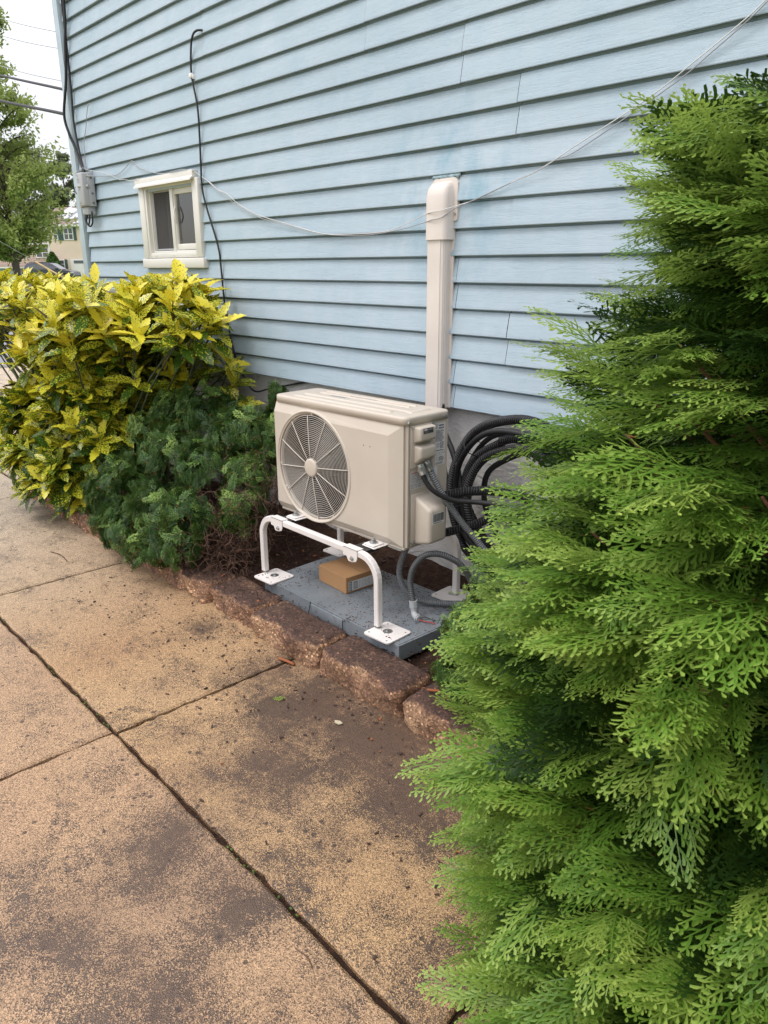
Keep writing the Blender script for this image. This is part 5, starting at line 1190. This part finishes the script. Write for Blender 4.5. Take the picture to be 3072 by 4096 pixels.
# SUV, local x = forward (screen right), y away
suv = thing('parked_car', 'dark grey SUV parked across the street in front of the beige house', 'car', (-74.6, 24.7, .23), YAW)
H_ = 1.86/2
body_p = [(-2.30, .42), (-2.34, .75), (-2.26, 1.02), (-2.20, 1.05), (2.30, .82), (2.36, .55), (2.30, .30)]
mb = MB()
def arch(cx, r_): return [(cx+r_*math.cos(a), .36+r_*math.sin(a)) for a in [PI*k/8 for k in range(9)]]
low = [(2.30, .30), (1.85, .28)]+arch(1.42, .40)+[(.9, .28), (-.9, .28)]+arch(-1.40, .40)+[(-1.85, .30), (-2.30, .40)]
poly = [(-2.34, .75), (-2.28, 1.0), (-1.2, 1.08), (.7, 1.06), (1.1, 1.04), (2.0, .95), (2.30, .82), (2.36, .55)]+low
mb.prism(poly, -H_, H_, 0, 'xz'); mb.build('body', 'carp', suv, True)
mb = MB(); up_ = [(-2.22, 1.02), (-2.05, 1.45), (-1.85, 1.62), (-.6, 1.68), (.25, 1.62), (1.15, 1.05)]
n = len(up_); V = [(a, -H_+.03+(.16 if b_ > 1.3 else 0), b_) for a, b_ in up_]+[(a, H_-.03-(.16 if b_ > 1.3 else 0), b_) for a, b_ in up_]
mb.add(V, [[i, (i+1) % n, n+(i+1) % n, n+i] for i in range(n)]+[list(range(n))[::-1], list(range(n, 2*n))]); mb.build('cabin', 'carp', suv, True)
def skew(x, z, o=.02): return (x, -H_+.03+.16*max(0, min(1, (z-1.04)/.4))-o, z)
for q in ([(-1.95, 1.14), (-1.80, 1.48), (-1.05, 1.54), (-1.02, 1.14)], [(-.96, 1.14), (-.99, 1.54), (-.14, 1.56), (-.08, 1.14)], [(-.02, 1.14), (-.08, 1.56), (.22, 1.52), (.92, 1.14)]):
    mb = MB(); mb.add([skew(*p) for p in q]+[skew(*p, 0) for p in q], [[0, 3, 2, 1], [0, 1, 5, 4], [1, 2, 6, 5], [2, 3, 7, 6], [3, 0, 4, 7]]); mb.build('side_window', 'carglass', suv, True)
mb = MB(); mb.add([(-2.235, -.72, 1.08), (-2.235, .72, 1.08), (-2.07, .68, 1.44), (-2.07, -.68, 1.44)], [[0, 1, 2, 3]]); mb.build('rear_window', 'carglass', suv, True)
mb = MB(); mb.add([(1.13, -.72, 1.09), (1.13, .72, 1.09), (.34, .68, 1.585), (.34, -.68, 1.585)], [[0, 1, 2, 3]]); mb.build('windscreen', 'carglass', suv, True)
for cx in (-1.40, 1.42):
    for y in (-H_+.10, H_-.10):
        mb = MB(); mb.lathe([(.0, -.11), (.36, -.11), (.37, -.06), (.37, .08), (.34, .11), (0, .11)], (cx, y, .36), 'y', 28); wh = mb.build('wheel', 'tyre', suv, True)
        mb = MB(); s_ = -1 if y < 0 else 1; mb.lathe([(0, .10*s_), (.07, .125*s_), (.20, .12*s_), (.23, .105*s_)], (cx, y, .36), 'y', 10, 0, False); mb.build('rim', 'rim', wh, True)
    mb = MB(); pts = [(cx+.43*math.cos(a), -H_-.005, .36+.43*math.sin(a)) for a in [PI*k/10 for k in range(11)]]; mb.tube(pts, .035, 6); mb.build('arch_trim', 'plast', suv, True)
mb = MB(); mb.box((-.9, -H_-.02, .30), (.9, -H_+.02, .46)); mb.build('sill', 'plast', suv, True)
mb = MB(); mb.box((-2.36, -H_-.01, .84), (-2.05, -H_+.12, .98), 0, .02); mb.build('tail_lamp', 'tail', suv, True)
mb = MB(); mb.box((2.08, -H_-.005, .72), (2.34, -H_+.12, .84), 0, .02); mb.build('headlight', 'lampw', suv, True)
mb = MB(); mb.box((.75, -H_-.16, 1.08), (.95, -H_+.02, 1.22), 0, .03); mb.build('wing_mirror', 'carp', suv, True)
mb = MB(); mb.tube([(-1.7, -.66, 1.68), (.1, -.66, 1.69)], .022, 6); mb.tube([(-1.7, .66, 1.68), (.1, .66, 1.69)], .022, 6); mb.build('roof_rail', 'plast', suv, True)
for (x, z) in ((-.7, 1.0), (.25, .98)):
    mb = MB(); mb.box((x, -H_-.03, z), (x+.2, -H_, z+.035), 0, .01); mb.build('door_handle', 'carp', suv, True)
# guy wire with its guard
gw = thing('guy_wire', 'slanting utility guy wire with a tan plastic guard in front of the grey SUV', 'guy wire', (-30.8, 9.7, 0))
ga, gb = Vector((-32.69, 8.89, 1.684)), Vector((-31.92, 9.80, .96)); gd_ = (gb-ga)
mb = MB(); mb.tube([ga, gb+gd_*.9], .035, 8); mb.build('guard', 'guard', gw)
mb = MB(); mb.tube([ga-gd_*9, gb+gd_*1.33], .008, 5); mb.build('strand', 'wire', gw)

# ------------------------------------------------------------------ litter
chips = MB(); rr = random.Random(4)
def chip(x, y, z, s, mi=0):
    a = rr.uniform(0, PI); l = s*rr.uniform(.6, 1.6); w_ = s*rr.uniform(.25, .7); h = s*rr.uniform(.08, .35)
    chips.box((-l/2, -w_/2, 0), (l/2, w_/2, h), mi, 0, 1, Matrix.Translation((x, y, z)) @ Matrix.Rotation(a, 4, 'Z') @ Matrix.Rotation(rr.uniform(-.3, .3), 4, 'X') @ Matrix.Shear('XY', 4, (rr.uniform(-.3, .3), 0)))
for _ in range(420):
    x = rr.uniform(-3.4, -.9); y = -.89-abs(rr.gauss(0, .22)) if rr.random() < .6 else rr.uniform(-2.3, -.9)
    chip(x, y, .003, rr.uniform(.003, .011), 0 if rr.random() < .88 else 1)
for _ in range(1700): x = rr.uniform(-2.58, -1.75); chip(x, -.70+.43*rr.random()**(1.0+.8*math.sin(x*9)), .147, rr.uniform(.0015, .006), 0 if rr.random() < .85 else 1)
for _ in range(160): chip(rr.uniform(-2.7, -1.7)*1.0, -.73+.12*rr.random(), .1541 if False else .108, rr.uniform(.004, .01), 0)
for (cx_, cy_) in ((XL+.065, -.670), (XRr+.052, -.672)):
    for _ in range(18): chip(cx_+rr.uniform(-.052, .052), cy_+rr.gauss(.0, .018), .1542, rr.uniform(.0015, .006), 0 if rr.random() < .7 else 1)
for _ in range(1500): chip(rr.uniform(-5.1, -.9), rr.uniform(-.86, .03), .085 if rr.random() < .5 else .1, rr.uniform(.006, .02), 0 if rr.random() < .9 else 1)
stuff(chips.build('mulch_chips', ['chip', 'orangeleaf']), 'dark mulch crumbs and dead needles scattered over slabs, blocks and pad', 'mulch')
mm_ = MB()
for _ in range(260):
    if rr.random() < .75: x = rr.uniform(-3.7, -1.0); y = -1.6+rr.gauss(0, .004)
    else: x = -2.143+rr.gauss(0, .003); y = rr.uniform(-1.6, -.9)
    if math.sin(x*5.1+y*3)+math.sin(x*13) < .25: continue
    b = bmesh.new(); bmesh.ops.create_icosphere(b, subdivisions=1, radius=rr.uniform(.0018, .004)); mm_.bm(b, 0, True, Matrix.Translation((x, y, -.004)) @ Matrix.Diagonal((1.6, 1, .6, 1)))
stuff(mm_.build('moss', 'moss'), 'green moss growing along the slab joints', 'moss')
def twig(lab, pts, r_, m_='deadtwig', nm='twig', cat='twig'): mb = MB(); mb.tube(pts, r_, 5, 0, 3); return tag(mb.build(nm, m_), lab, cat)
twig('dark forked twig lying by the long slab joint at the bottom', [(-.985, -1.675, .006), (-1.03, -1.655, .008), (-1.075, -1.66, .007), (-1.09, -1.65, .006)], .0022)
twig('short reddish twig lying by the block in the middle', [(-2.17, -.93, .006), (-2.13, -.925, .01), (-2.09, -.915, .006)], .006, 'orangeleaf')
twig('curled orange bark strip on the block beside the arborvitae', [(-1.50, -.80, .112), (-1.47, -.785, .115), (-1.45, -.76, .112), (-1.45, -.74, .11)], .005, 'orangeleaf')
twig('thin dark twig on the slab left of the green cypress', [(-3.95, -1.15, .005), (-3.85, -1.13, .007), (-3.75, -1.14, .005)], .002)
mb = MB(); mb.prism([(-1.700, -1.035), (-1.690, -1.045), (-1.672, -1.040), (-1.668, -1.028), (-1.685, -1.025)], .003, .006, 0, 'xy'); tag(mb.build('fallen_leaf', 'paleleaf'), 'small pale fallen leaf on the dark stained slab', 'leaf')
V, F, A, Wd = frond(rsn, 6, 3, .07); B_ = basis(np.array([.4, .9, 0]), np.array([0, 0, 1.])); P = (V*.05)@B_.T+np.array([-1.95, -1.12, .009]); C = np.ones((len(P), 4)); C[:, 0] = A; C[:, 1] = .9; C[:, 2] = 0
tag(pack('green_sprig', 'thuja', P, F, C), 'tiny bright green sprig fallen on the stained slab', 'sprig')
